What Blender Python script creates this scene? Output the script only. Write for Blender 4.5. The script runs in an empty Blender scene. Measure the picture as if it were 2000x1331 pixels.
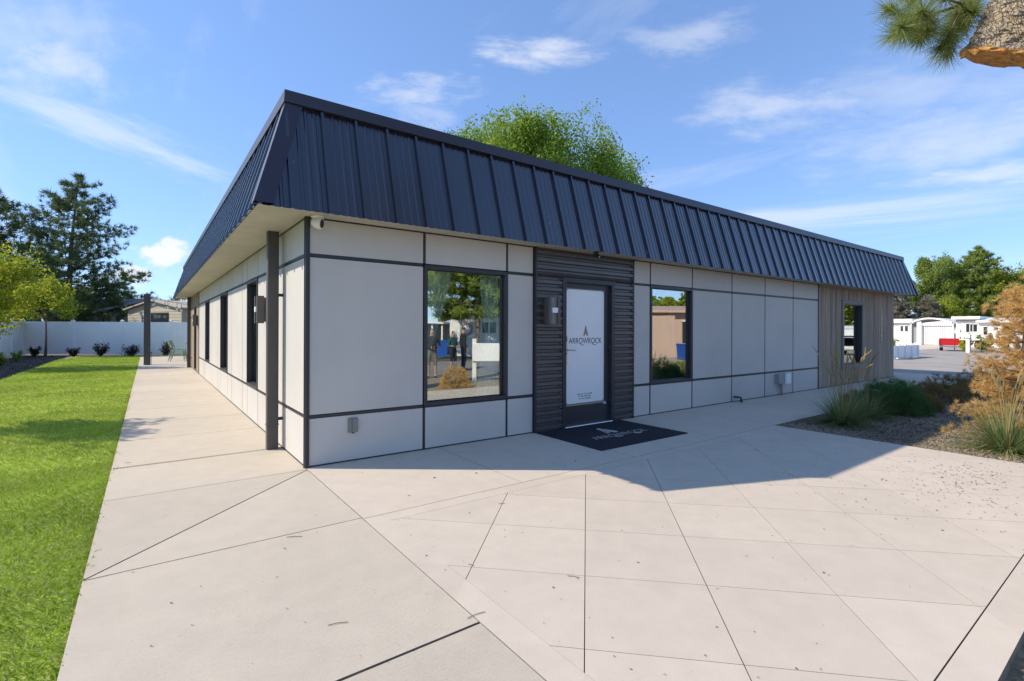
import bpy, math, random
import numpy as np
from mathutils import Vector, Matrix

random.seed(7)
RNG = np.random.default_rng(7)
R = math.radians
SC = bpy.context.scene
COL = SC.collection

# ------------------------------------------------------------------ camera
F_PX, YAW, ROLL, HY = 964.58, 0.635646, 0.0039266, 644.70
CAM = np.array([-1.2845, -5.2242, 1.40])
cam_d = bpy.data.cameras.new('camera')
cam_d.sensor_width = 36.0
cam_d.lens = 36.0 * F_PX / 2000.0
cam_d.shift_y = (HY - 665.5) / 2000.0
cam_d.clip_start = 0.05
cam_d.clip_end = 2000.0
cam = bpy.data.objects.new('camera', cam_d)
COL.objects.link(cam)
_R0 = Vector((math.cos(YAW), -math.sin(YAW), 0)); _Fw = Vector((math.sin(YAW), math.cos(YAW), 0)); _Z = Vector((0, 0, 1))
_c, _s = math.cos(ROLL), math.sin(ROLL)
_rt = _R0 * _c + _Z * _s; _up = _Z * _c - _R0 * _s; _bk = -_Fw
cam.matrix_world = Matrix(((_rt.x, _up.x, _bk.x, CAM[0]), (_rt.y, _up.y, _bk.y, CAM[1]), (_rt.z, _up.z, _bk.z, CAM[2]), (0, 0, 0, 1)))
SC.camera = cam

# ------------------------------------------------------------------ light and sky
SUN_EL = R(35.4)
SUN_AZ = math.atan2(-0.798, 0.602)          # azimuth from +Y towards +X of the direction TO the sun
SC.view_settings.view_transform = 'Standard'
SC.view_settings.look = 'None'
SC.view_settings.gamma = 1.0
SC.view_settings.use_curve_mapping = False
SC.view_settings.exposure = 1.55
world = bpy.data.worlds.new('World'); SC.world = world; world.use_nodes = True

def build_world():
    nt = world.node_tree; N = nt.nodes; L = nt.links; N.clear()
    out = N.new('ShaderNodeOutputWorld'); bg = N.new('ShaderNodeBackground')
    bg.inputs['Strength'].default_value = 0.15
    sky = N.new('ShaderNodeTexSky'); sky.sky_type = 'NISHITA'; sky.sun_disc = False
    sky.sun_elevation = SUN_EL; sky.sun_rotation = SUN_AZ
    sky.altitude = 800.0; sky.air_density = 1.0; sky.dust_density = 0.05; sky.ozone_density = 7.0
    tc = N.new('ShaderNodeTexCoord'); sep = N.new('ShaderNodeSeparateXYZ'); L.new(tc.outputs['Generated'], sep.inputs[0])
    def m(op, a, b=None, clamp=False):
        n = N.new('ShaderNodeMath'); n.operation = op; n.use_clamp = clamp
        for i, v in enumerate((a, b)):
            if v is None: continue
            if isinstance(v, (int, float)): n.inputs[i].default_value = v
            else: L.new(v, n.inputs[i])
        return n.outputs[0]
    az = m('ARCTAN2', sep.outputs['X'], sep.outputs['Y'])
    el = m('ARCSINE', sep.outputs['Z'])
    cmb = N.new('ShaderNodeCombineXYZ'); L.new(az, cmb.inputs[0]); L.new(el, cmb.inputs[1])
    ne = N.new('ShaderNodeTexNoise'); ne.inputs['Scale'].default_value = 9.0; ne.inputs['Detail'].default_value = 5
    L.new(cmb.outputs[0], ne.inputs['Vector'])
    # streaky cirrus on a plane above (the same all round the sky)
    zz = m('ADD', m('MAXIMUM', sep.outputs['Z'], 0.0), 0.10)
    pl = N.new('ShaderNodeCombineXYZ'); L.new(m('DIVIDE', sep.outputs['X'], zz), pl.inputs[0]); L.new(m('DIVIDE', sep.outputs['Y'], zz), pl.inputs[1])
    mp = N.new('ShaderNodeMapping'); mp.inputs['Rotation'].default_value = (0, 0, R(20)); mp.inputs['Scale'].default_value = (1.5, 0.42, 1)
    L.new(pl.outputs[0], mp.inputs['Vector'])
    n1 = N.new('ShaderNodeTexNoise'); n1.inputs['Scale'].default_value = 0.9; n1.inputs['Detail'].default_value = 8; n1.inputs['Roughness'].default_value = 0.62; n1.inputs['Distortion'].default_value = 0.6
    L.new(mp.outputs[0], n1.inputs['Vector'])
    cir = N.new('ShaderNodeMapRange'); cir.inputs['From Min'].default_value = 0.53; cir.inputs['From Max'].default_value = 0.85; cir.inputs['To Max'].default_value = 0.5
    L.new(n1.outputs[0], cir.inputs['Value'])
    total = cir.outputs[0]
    # fibre noise used to fray the single streaks
    mp2 = N.new('ShaderNodeMapping'); mp2.inputs['Scale'].default_value = (7, 26, 1); mp2.inputs['Rotation'].default_value = (0, 0, R(6)); L.new(cmb.outputs[0], mp2.inputs['Vector'])
    nf = N.new('ShaderNodeTexNoise'); nf.inputs['Scale'].default_value = 1.0; nf.inputs['Detail'].default_value = 7; nf.inputs['Roughness'].default_value = 0.6; nf.inputs['Distortion'].default_value = 0.9
    L.new(mp2.outputs[0], nf.inputs['Vector'])
    fray = N.new('ShaderNodeMapRange'); fray.inputs['From Min'].default_value = 0.36; fray.inputs['From Max'].default_value = 0.66; L.new(nf.outputs[0], fray.inputs['Value'])
    nb = N.new('ShaderNodeTexNoise'); nb.inputs['Scale'].default_value = 34.0; nb.inputs['Detail'].default_value = 5; L.new(cmb.outputs[0], nb.inputs['Vector'])
    # single clouds: azimuth, elevation, half length, half thickness, tilt, density, puffy
    def ae(u, v):
        x = (u - 1000) / F_PX; y = -(v - HY) / F_PX
        X = math.sin(YAW) + x * math.cos(YAW); Y = math.cos(YAW) - x * math.sin(YAW)
        return math.atan2(X, Y), math.atan2(y, math.hypot(X, Y))
    clouds = [((0, 175), (400, 330), 0.035, 0.48, 0), ((20, 130), (200, 120), 0.062, 0.50, 0), ((-80, 40), (200, 70), 0.088, 0.33, 0),
              ((970, 100), (1130, 104), 0.033, 0.65, 0), ((740, 180), (890, 178), 0.033, 0.50, 0), ((1240, 80), (1430, 60), 0.037, 0.36, 0),
              ((1390, 215), (1640, 205), 0.050, 0.49, 0), ((1600, 200), (2080, 140), 0.062, 0.31, 0), ((1640, 300), (2080, 230), 0.062, 0.45, 0),
              ((1150, 445), (2100, 370), 0.031, 0.50, 0), ((1800, 350), (2080, 320), 0.025, 0.54, 0), ((780, 215), (880, 235), 0.037, 0.30, 0),
              ((272, 503), (378, 497), .022, .95, 1), ((312, 480), (352, 480), .016, .9, 1), ((205, 545), (300, 538), .018, .8, 1), ((345, 537), (390, 535), .014, .8, 1)]
    for (a, b, th, den, puffy) in clouds:
        (a0, e0), (a1, e1) = ae(*a), ae(*b)
        ca, ce = (a0 + a1) / 2, (e0 + e1) / 2; hl = math.hypot(a1 - a0, e1 - e0) / 2; tilt = math.atan2(e1 - e0, a1 - a0)
        q = N.new('ShaderNodeMapping'); q.vector_type = 'TEXTURE'
        q.inputs['Location'].default_value = (ca, ce, 0); q.inputs['Rotation'].default_value = (0, 0, tilt); q.inputs['Scale'].default_value = (hl * (1.2 if puffy else 1.6), th, 1)
        L.new(cmb.outputs[0], q.inputs['Vector'])
        ln = N.new('ShaderNodeVectorMath'); ln.operation = 'LENGTH'; L.new(q.outputs[0], ln.inputs[0])
        r = ln.outputs['Value']
        ns = N.new('ShaderNodeTexNoise'); ns.inputs['Scale'].default_value = 1.0; ns.inputs['Detail'].default_value = 7; ns.inputs['Roughness'].default_value = 0.6
        sv = N.new('ShaderNodeVectorMath'); sv.operation = 'MULTIPLY_ADD'; L.new(q.outputs[0], sv.inputs[0]); sv.inputs[1].default_value = (1.5, 1.5, 1) if puffy else (1.7, 1.5, 1); sv.inputs[2].default_value = (a[0] * .37, a[1] * .73, 0)
        L.new(sv.outputs[0], ns.inputs['Vector'])
        if puffy:
            r = m('ADD', r, m('MULTIPLY', m('SUBTRACT', nb.outputs[0], 0.5), 2.6))
            mr = N.new('ShaderNodeMapRange'); mr.interpolation_type = 'SMOOTHSTEP'
            mr.inputs['From Min'].default_value = 1.1; mr.inputs['From Max'].default_value = 0.45; mr.inputs['To Max'].default_value = den
            L.new(r, mr.inputs['Value']); val = mr.outputs[0]
        else:
            r = m('ADD', r, m('MULTIPLY', m('SUBTRACT', ns.outputs[0], 0.5), 2.4))
            mr = N.new('ShaderNodeMapRange'); mr.interpolation_type = 'SMOOTHERSTEP'
            mr.inputs['From Min'].default_value = 1.25; mr.inputs['From Max'].default_value = -0.35; mr.inputs['To Max'].default_value = den
            L.new(r, mr.inputs['Value']); val = mr.outputs[0]
        total = m('MAXIMUM', total, val)
    total = m('MINIMUM', total, 0.95)
    mix = N.new('ShaderNodeMix'); mix.data_type = 'RGBA'
    gm = N.new('ShaderNodeGamma'); gm.inputs['Gamma'].default_value = 0.6; L.new(sky.outputs[0], gm.inputs['Color'])
    tint = N.new('ShaderNodeMix'); tint.data_type = 'RGBA'; tint.blend_type = 'MULTIPLY'; tint.inputs['Factor'].default_value = 1.0
    L.new(gm.outputs[0], tint.inputs['A']); tint.inputs['B'].default_value = (0.655, 0.76, 0.955, 1)
    L.new(total, mix.inputs['Factor']); L.new(tint.outputs['Result'], mix.inputs['A'])
    mix.inputs['B'].default_value = (2.25, 2.3, 2.4, 1)
    L.new(mix.outputs['Result'], bg.inputs['Color']); L.new(bg.outputs[0], out.inputs[0])
build_world()

sun_d = bpy.data.lights.new('sun', 'SUN'); sun_d.energy = 2.0; sun_d.angle = R(0.5); sun_d.color = (1.0, 0.89, 0.74)
sun = bpy.data.objects.new('sun', sun_d); COL.objects.link(sun)
SUN_DIR = Vector((math.sin(SUN_AZ) * math.cos(SUN_EL), math.cos(SUN_AZ) * math.cos(SUN_EL), math.sin(SUN_EL)))
sun.rotation_euler = SUN_DIR.to_track_quat('Z', 'Y').to_euler()
sun.location = (-20, 15, 25)
SC.cycles.use_denoising = True
SC.cycles.max_bounces = 8; SC.cycles.transparent_max_bounces = 16

# ------------------------------------------------------------------ pixel tools (a pixel gives a direction only)
def ray(u, v):
    x = (u - 1000) / F_PX; y = -(v - HY) / F_PX
    x, y = _c * x - _s * y, _s * x + _c * y
    return np.array([math.sin(YAW) + x * math.cos(YAW), math.cos(YAW) - x * math.sin(YAW), y])
def gnd(u, v, z=0.0):
    q = ray(u, v); return CAM + q * (z - CAM[2]) / q[2]
def at_x(u, v, x0):
    q = ray(u, v); return CAM + q * (x0 - CAM[0]) / q[0]
def at_d(u, v, dep):
    return CAM + ray(u, v) * dep
def refl(u, v, dep):
    p = CAM + ray(u, v) * dep; return np.array([p[0], -p[1], p[2]])

# ------------------------------------------------------------------ materials
def new_mat(name):
    mt = bpy.data.materials.new(name); mt.use_nodes = True
    return mt, mt.node_tree.nodes, mt.node_tree.links, mt.node_tree.nodes['Principled BSDF']
def noise(N, L, scale, detail=4, rough=0.55, vec=None, stretch=None, obj=False):
    n = N.new('ShaderNodeTexNoise'); n.inputs['Scale'].default_value = scale; n.inputs['Detail'].default_value = detail; n.inputs['Roughness'].default_value = rough
    if vec is None:
        if obj: vec = N.new('ShaderNodeTexCoord').outputs['Object']
        else: vec = N.new('ShaderNodeNewGeometry').outputs['Position']
    if stretch:
        mp = N.new('ShaderNodeMapping'); mp.inputs['Scale'].default_value = stretch; L.new(vec, mp.inputs['Vector']); vec = mp.outputs[0]
    L.new(vec, n.inputs['Vector']); return n.outputs[0]
def ramp(N, L, fac, stops):
    r = N.new('ShaderNodeValToRGB'); e = r.color_ramp.elements
    while len(e) < len(stops): e.new(0.5)
    for i, (p, c) in enumerate(stops):
        e[i].position = p; e[i].color = (*c, 1)
    L.new(fac, r.inputs[0]); return r.outputs[0]
def mixc(N, L, a, b, fac, mode='MIX'):
    m = N.new('ShaderNodeMix'); m.data_type = 'RGBA'; m.blend_type = mode
    for k, v in (('A', a), ('B', b)):
        if isinstance(v, tuple): m.inputs[k].default_value = (*v, 1)
        else: L.new(v, m.inputs[k])
    if isinstance(fac, (int, float)): m.inputs['Factor'].default_value = fac
    else: L.new(fac, m.inputs['Factor'])
    return m.outputs['Result']
def sc(c, k): return tuple(min(1, x * k) for x in c)
def M(name, col, rough=0.6, metal=0.0, var=0.12, scale=3.0, bump=0.0, bscale=60.0, spec=0.5, stretch=None, objrand=0.0, dirt=0.0):
    mt, N, L, P = new_mat(name)
    f = noise(N, L, scale, 5, stretch=stretch)
    c = ramp(N, L, f, [(0.3, sc(col, 1 - var)), (0.7, sc(col, 1 + var))])
    if dirt:
        f2 = noise(N, L, scale * 6, 6, 0.7)
        r2 = ramp(N, L, f2, [(0.35, sc(col, 1 - dirt)), (0.55, (1, 1, 1))])
        c = mixc(N, L, c, r2, 0.5, 'MULTIPLY') if False else mixc(N, L, c, sc(col, 1 - dirt), ramp(N, L, f2, [(0.56, (0, 0, 0)), (0.72, (1, 1, 1))]))
    if objrand:
        oi = N.new('ShaderNodeObjectInfo')
        mr = N.new('ShaderNodeMapRange'); mr.inputs['To Min'].default_value = 1 - objrand; mr.inputs['To Max'].default_value = 1 + objrand
        L.new(oi.outputs['Random'], mr.inputs['Value'])
        cb = N.new('ShaderNodeCombineColor'); 
        for i in range(3): L.new(mr.outputs[0], cb.inputs[i])
        c = mixc(N, L, c, cb.outputs[0], 1.0, 'MULTIPLY')
    L.new(c, P.inputs['Base Color'])
    P.inputs['Roughness'].default_value = rough; P.inputs['Metallic'].default_value = metal
    P.inputs['Specular IOR Level'].default_value = spec
    if bump:
        b = N.new('ShaderNodeBump'); b.inputs['Strength'].default_value = bump; b.inputs['Distance'].default_value = 0.01
        L.new(noise(N, L, bscale, 4, stretch=stretch), b.inputs['Height']); L.new(b.outputs[0], P.inputs['Normal'])
    return mt
def leaf_mat(name, cols, trans=0.35, rough=0.55):
    mt, N, L, P = new_mat(name)
    g = N.new('ShaderNodeNewGeometry')
    n = len(cols); c = ramp(N, L, g.outputs['Random Per Island'], [(i / max(1, n - 1), cc) for i, cc in enumerate(cols)])
    big = noise(N, L, 0.9, 3)
    c = mixc(N, L, c, ramp(N, L, big, [(0.3, (0.72, 0.72, 0.72)), (0.7, (1.2, 1.2, 1.1))]), 0.8, 'MULTIPLY')
    L.new(c, P.inputs['Base Color']); P.inputs['Roughness'].default_value = rough; P.inputs['Specular IOR Level'].default_value = 0.25
    tr = N.new('ShaderNodeBsdfTranslucent'); L.new(c, tr.inputs[0])
    mx = N.new('ShaderNodeMixShader'); mx.inputs[0].default_value = trans
    L.new(P.outputs[0], mx.inputs[1]); L.new(tr.outputs[0], mx.inputs[2])
    L.new(mx.outputs[0], N['Material Output'].inputs[0])
    return mt
def concrete(name, col, broom=None, speck=0.5):
    mt, N, L, P = new_mat(name)
    big = noise(N, L, 0.55, 5); mid = noise(N, L, 5.0, 6, 0.65); fine = noise(N, L, 70.0, 4, 0.7)
    c = ramp(N, L, big, [(0.3, sc(col, 0.95)), (0.7, sc(col, 1.04))])
    c = mixc(N, L, c, ramp(N, L, mid, [(0.3, (0.93, 0.93, 0.93)), (0.7, (1.04, 1.04, 1.04))]), 0.9, 'MULTIPLY')
    c = mixc(N, L, c, ramp(N, L, fine, [(0.30, (0.72, 0.71, 0.69)), (0.42, (1, 1, 1))]), speck, 'MULTIPLY')
    # faint water stains
    st = noise(N, L, 1.7, 7, 0.7)
    c = mixc(N, L, c, (0.82, 0.80, 0.77), ramp(N, L, st, [(0.60, (0, 0, 0)), (0.74, (0.45, 0.45, 0.45))]), 'MULTIPLY')
    oi = N.new('ShaderNodeObjectInfo'); mr = N.new('ShaderNodeMapRange'); mr.inputs['To Min'].default_value = 0.955; mr.inputs['To Max'].default_value = 1.03
    L.new(oi.outputs['Random'], mr.inputs['Value']); cb = N.new('ShaderNodeCombineColor')
    for i in range(3): L.new(mr.outputs[0], cb.inputs[i])
    c = mixc(N, L, c, cb.outputs[0], 1.0, 'MULTIPLY')
    L.new(c, P.inputs['Base Color']); P.inputs['Roughness'].default_value = 0.85; P.inputs['Specular IOR Level'].default_value = 0.3
    b = N.new('ShaderNodeBump'); b.inputs['Strength'].default_value = 0.5 if broom else 0.15; b.inputs['Distance'].default_value = 0.008
    h = noise(N, L, 28.0, 5, 0.7, stretch=broom) if broom else noise(N, L, 120.0, 3)
    L.new(h, b.inputs['Height']); L.new(b.outputs[0], P.inputs['Normal'])
    return mt

MT = {}
MT['walk'] = concrete('broomed_concrete', (0.56, 0.49, 0.39), broom=(0.30, 7.0, 1.0), speck=0.6)
MT['plaza'] = concrete('smooth_concrete', (0.60, 0.52, 0.42), speck=0.35)
MT['joint'] = M('joint_fill', (0.07, 0.065, 0.06), 0.95, var=0.3, scale=20)
MT['groove'] = M('dirty_groove', (0.24, 0.21, 0.17), 0.95, var=0.25, scale=12)
MT['asphalt'] = M('old_asphalt', (0.36, 0.325, 0.285), 0.9, var=0.14, scale=0.8, bump=0.5, bscale=140, dirt=0.25)
MT['road'] = M('dark_asphalt', (0.24, 0.225, 0.205), 0.9, var=0.2, scale=0.9, bump=0.4, bscale=120)
MT['dirt'] = M('dirt', (0.13, 0.11, 0.075), 0.95, var=0.35, scale=0.5, bump=0.5, bscale=12)
MT['soil'] = M('mulch_soil', (0.085, 0.068, 0.055), 0.95, var=0.4, scale=9, bump=0.8, bscale=35)
MT['straw'] = M('straw_bed', (0.30, 0.235, 0.15), 0.95, var=0.4, scale=7, bump=0.8, bscale=30)
MT['turf'] = M('turf_base', (0.38, 0.46, 0.06), 0.9, var=0.3, scale=4, bump=0.6, bscale=60)
MT['panel'] = M('cement_panel', (0.55, 0.522, 0.482), 0.55, var=0.045, scale=1.3, bump=0.04, bscale=200, spec=0.35, objrand=0.035)
MT['trim'] = M('dark_aluminium', (0.035, 0.035, 0.042), 0.42, var=0.1, spec=0.5)
MT['roof'] = M('navy_steel', (0.013, 0.0115, 0.024), 0.28, var=0.12, scale=2, spec=0.9, objrand=0.12, dirt=0.0)
def specks(mt, scale=14.0, thr=0.035):
    N = mt.node_tree.nodes; L = mt.node_tree.links; P = N['Principled BSDF']
    v = N.new('ShaderNodeTexVoronoi'); v.inputs['Scale'].default_value = scale; g = N.new('ShaderNodeNewGeometry'); mp = N.new('ShaderNodeMapping'); mp.inputs['Scale'].default_value = (1, 1, .35)
    L.new(g.outputs['Position'], mp.inputs[0]); L.new(mp.outputs[0], v.inputs['Vector'])
    gate = noise(N, L, 1.3, 2); r1 = ramp(N, L, v.outputs['Distance'], [(0.0, (1, 1, 1)), (thr, (1, 1, 1)), (thr * 1.6, (0, 0, 0))]); r2 = ramp(N, L, gate, [(.5, (0, 0, 0)), (.6, (.6, .6, .6))])
    f = mixc(N, L, r1, r2, 1.0, 'MULTIPLY'); src = P.inputs['Base Color'].links[0].from_socket
    L.new(mixc(N, L, src, (.30, .30, .30), f), P.inputs['Base Color'])
specks(MT['roof'], 9.0, 0.05)
for _n in ('roof',):
    MT[_n].node_tree.nodes['Principled BSDF'].inputs['Coat Weight'].default_value = 0.9; MT[_n].node_tree.nodes['Principled BSDF'].inputs['Coat Roughness'].default_value = 0.18
MT['flash'] = M('navy_flashing', (0.028, 0.025, 0.040), 0.36, var=0.08, spec=0.6)
MT['soffit'] = M('stucco_soffit', (0.50, 0.47, 0.40), 0.85, var=0.08, scale=4, bump=0.25, bscale=90, dirt=0.15)
MT['corr'] = M('bronze_corrugated', (0.10, 0.094, 0.095), 0.35, var=0.1, spec=0.6, metal=0.2)
MT['wood'] = M('weathered_board', (0.33, 0.255, 0.185), 0.8, var=0.35, scale=2.2, stretch=(14, 14, 0.5), bump=0.4, bscale=10, objrand=0.22)
MT['woodtrim'] = M('grey_painted_trim', (0.20, 0.18, 0.165), 0.6, var=0.08)
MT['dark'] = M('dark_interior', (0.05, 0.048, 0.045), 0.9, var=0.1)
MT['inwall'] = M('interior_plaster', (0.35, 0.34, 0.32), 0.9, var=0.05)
MT['white'] = M('white_paint', (0.78, 0.77, 0.75), 0.5, var=0.05, scale=2)
MT['vinyl'] = M('white_vinyl', (0.86, 0.86, 0.87), 0.42, var=0.03, scale=1.5)
MT['black'] = M('black_plastic', (0.02, 0.02, 0.022), 0.4, var=0.1)
MT['rubber'] = M('rubber', (0.02, 0.02, 0.02), 0.8, var=0.1)
MT['steel'] = M('brushed_steel', (0.62, 0.61, 0.58), 0.3, metal=1.0, var=0.05)
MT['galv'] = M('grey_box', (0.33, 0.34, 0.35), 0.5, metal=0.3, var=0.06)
MT['greybox'] = M('grey_cover', (0.22, 0.22, 0.20), 0.5, var=0.06)
MT['lightbody'] = M('taupe_metal', (0.10, 0.092, 0.085), 0.45, var=0.06)
MT['mat'] = M('navy_mat', (0.010, 0.012, 0.022), 0.9, var=0.2, scale=8, bump=0.5, bscale=300)
MT['matprint'] = M('mat_print', (0.40, 0.38, 0.37), 0.9, var=0.15, scale=30)
MT['film'] = M('white_window_film', (0.86, 0.87, 0.88), 0.3, var=0.02, spec=0.6)
MT['ink'] = M('charcoal_lettering', (0.055, 0.06, 0.075), 0.5, var=0.05)
MT['tan'] = M('tan_emblem', (0.36, 0.29, 0.24), 0.5, var=0.05)
MT['curtain'] = M('teal_sheer', (0.74, 0.86, 0.86), 0.9, var=0.08, scale=8)
MT['post'] = M('bronze_post', (0.075, 0.068, 0.062), 0.5, var=0.08)
MT['chairgreen'] = M('sage_metal', (0.20, 0.26, 0.16), 0.45, var=0.05)
MT['bark'] = M('grey_bark', (0.16, 0.125, 0.095), 0.9, var=0.35, scale=5, bump=0.8, bscale=18, stretch=(3, 3, 0.7))
MT['bulb'] = M('bulb_glass', (0.8, 0.78, 0.7), 0.15, var=0.02)
MT['beige'] = M('beige_siding', (0.47, 0.41, 0.29), 0.7, var=0.05, objrand=0.03)
MT['greyroof'] = M('grey_shingle', (0.25, 0.235, 0.23), 0.9, var=0.2, scale=9, bump=0.3, bscale=25)
MT['red'] = M('red_car_paint', (0.50, 0.012, 0.018), 0.25, var=0.04, spec=0.6)
MT['vanwhite'] = M('white_car_paint', (0.72, 0.72, 0.71), 0.25, var=0.03, spec=0.6)
MT['blue'] = M('blue_plastic', (0.02, 0.10, 0.42), 0.5, var=0.06)
MT['peach'] = M('peach_siding', (0.52, 0.36, 0.28), 0.7, var=0.07, stretch=(6, 6, .3))
MT['lamp_red'] = M('red_lens', (0.30, 0.01, 0.01), 0.2, var=0.05)
MT['chrome'] = M('chrome', (0.6, 0.6, 0.6), 0.2, metal=1.0, var=0.02)
MT['skin'] = M('skin', (0.42, 0.26, 0.19), 0.6, var=0.05)
MT['hair'] = M('dark_hair', (0.03, 0.022, 0.018), 0.7, var=0.1)
MT['cloth_dark'] = M('dark_jacket', (0.022, 0.022, 0.026), 0.9, var=0.15)
MT['cloth_teal'] = M('teal_shirt', (0.03, 0.085, 0.085), 0.9, var=0.15)
MT['cloth_navy'] = M('navy_trousers', (0.018, 0.022, 0.045), 0.9, var=0.15)
MT['cloth_pat'] = M('patterned_shorts', (0.14, 0.14, 0.12), 0.9, var=0.7, scale=25)
def glass_mat():
    mt, N, L, P = new_mat('reflective_glass')
    gl = N.new('ShaderNodeBsdfGlossy'); gl.inputs['Roughness'].default_value = 0.0; gl.inputs['Color'].default_value = (0.90, 0.94, 0.92, 1)
    tr = N.new('ShaderNodeBsdfTransparent'); tr.inputs['Color'].default_value = (0.95, 1.0, 0.98, 1)
    # very slight waviness of the pane
    b = N.new('ShaderNodeBump'); b.inputs['Strength'].default_value = 0.012; b.inputs['Distance'].default_value = 0.02
    L.new(noise(N, L, 2.2, 1), b.inputs['Height']); L.new(b.outputs[0], gl.inputs['Normal'])
    mx = N.new('ShaderNodeMixShader'); mx.inputs[0].default_value = 0.41
    L.new(tr.outputs[0], mx.inputs[1]); L.new(gl.outputs[0], mx.inputs[2]); L.new(mx.outputs[0], N['Material Output'].inputs[0])
    return mt
MT['glass'] = glass_mat()
MT['darkglass'] = M('dark_glass', (0.03, 0.035, 0.04), 0.06, var=0.02, spec=0.9)
MT['blade'] = leaf_mat('grass_blade', [(0.32, 0.47, 0.035), (0.43, 0.57, 0.055), (0.52, 0.63, 0.10), (0.66, 0.67, 0.34)], 0.42)
MT['leaf_lime'] = leaf_mat('lime_leaves', [(0.15, 0.26, 0.03), (0.27, 0.40, 0.05), (0.42, 0.52, 0.08)], 0.5)
MT['leaf_young'] = leaf_mat('young_leaves', [(0.22, 0.32, 0.025), (0.36, 0.42, 0.035), (0.52, 0.46, 0.04), (0.26, 0.37, 0.035)], 0.5)
MT['leaf_green'] = leaf_mat('green_leaves', [(0.19, 0.27, 0.06), (0.28, 0.37, 0.08), (0.38, 0.45, 0.11)], 0.5)
MT['leaf_yellow'] = leaf_mat('yellowing_leaves', [(0.22, 0.31, 0.03), (0.33, 0.39, 0.045), (0.42, 0.43, 0.06)], 0.45)
MT['pine'] = leaf_mat('pine_needles', [(0.075, 0.115, 0.04), (0.12, 0.175, 0.06), (0.20, 0.25, 0.09)], 0.3)
MT['pine_olive'] = leaf_mat('olive_pine_needles', [(0.19, 0.26, 0.05), (0.27, 0.35, 0.07), (0.36, 0.43, 0.10)], 0.4)  # a paler olive needle colour for some of the conifers
MT['pine_near'] = leaf_mat('long_pine_needles', [(0.13, 0.19, 0.06), (0.24, 0.30, 0.085), (0.42, 0.44, 0.14)], 0.4)
MT['spruce'] = leaf_mat('blue_spruce_needles', [(0.15, 0.16, 0.12), (0.25, 0.24, 0.18), (0.40, 0.33, 0.23)], 0.2)
MT['orange'] = leaf_mat('dead_orange_needles', [(0.58, 0.34, 0.10), (0.74, 0.50, 0.19), (0.85, 0.66, 0.36)], 0.45)
MT['purple'] = leaf_mat('purple_leaves', [(0.018, 0.010, 0.016), (0.03, 0.018, 0.024), (0.03, 0.035, 0.02)], 0.2)
MT['mugo'] = leaf_mat('mugo_needles', [(0.06, 0.14, 0.04), (0.09, 0.19, 0.06), (0.12, 0.23, 0.075)], 0.3)
MT['brownbush'] = leaf_mat('dry_brown_needles', [(0.22, 0.13, 0.045), (0.30, 0.19, 0.065), (0.20, 0.19, 0.065)], 0.35)
MT['ograss'] = leaf_mat('ornamental_grass', [(0.10, 0.18, 0.06), (0.17, 0.25, 0.09), (0.32, 0.36, 0.15), (0.50, 0.45, 0.22)], 0.4)
MT['seed'] = leaf_mat('straw_seed_heads', [(0.34, 0.26, 0.12), (0.46, 0.36, 0.18)], 0.3)
MT['stone'] = leaf_mat('gravel', [(0.10, 0.085, 0.075), (0.22, 0.185, 0.155), (0.36, 0.30, 0.235), (0.16, 0.145, 0.14)], 0.0, 0.9)
MT['chip'] = leaf_mat('straw_chips', [(0.34, 0.26, 0.15), (0.48, 0.38, 0.22), (0.24, 0.17, 0.10)], 0.1, 0.9)
MT['debris'] = leaf_mat('dry_debris', [(0.07, 0.055, 0.04), (0.14, 0.11, 0.07), (0.20, 0.17, 0.10)], 0.0, 0.9)
MT['redbush'] = leaf_mat('reddish_leaves', [(0.10, 0.05, 0.03), (0.14, 0.12, 0.04), (0.09, 0.11, 0.03)], 0.3)

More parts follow.
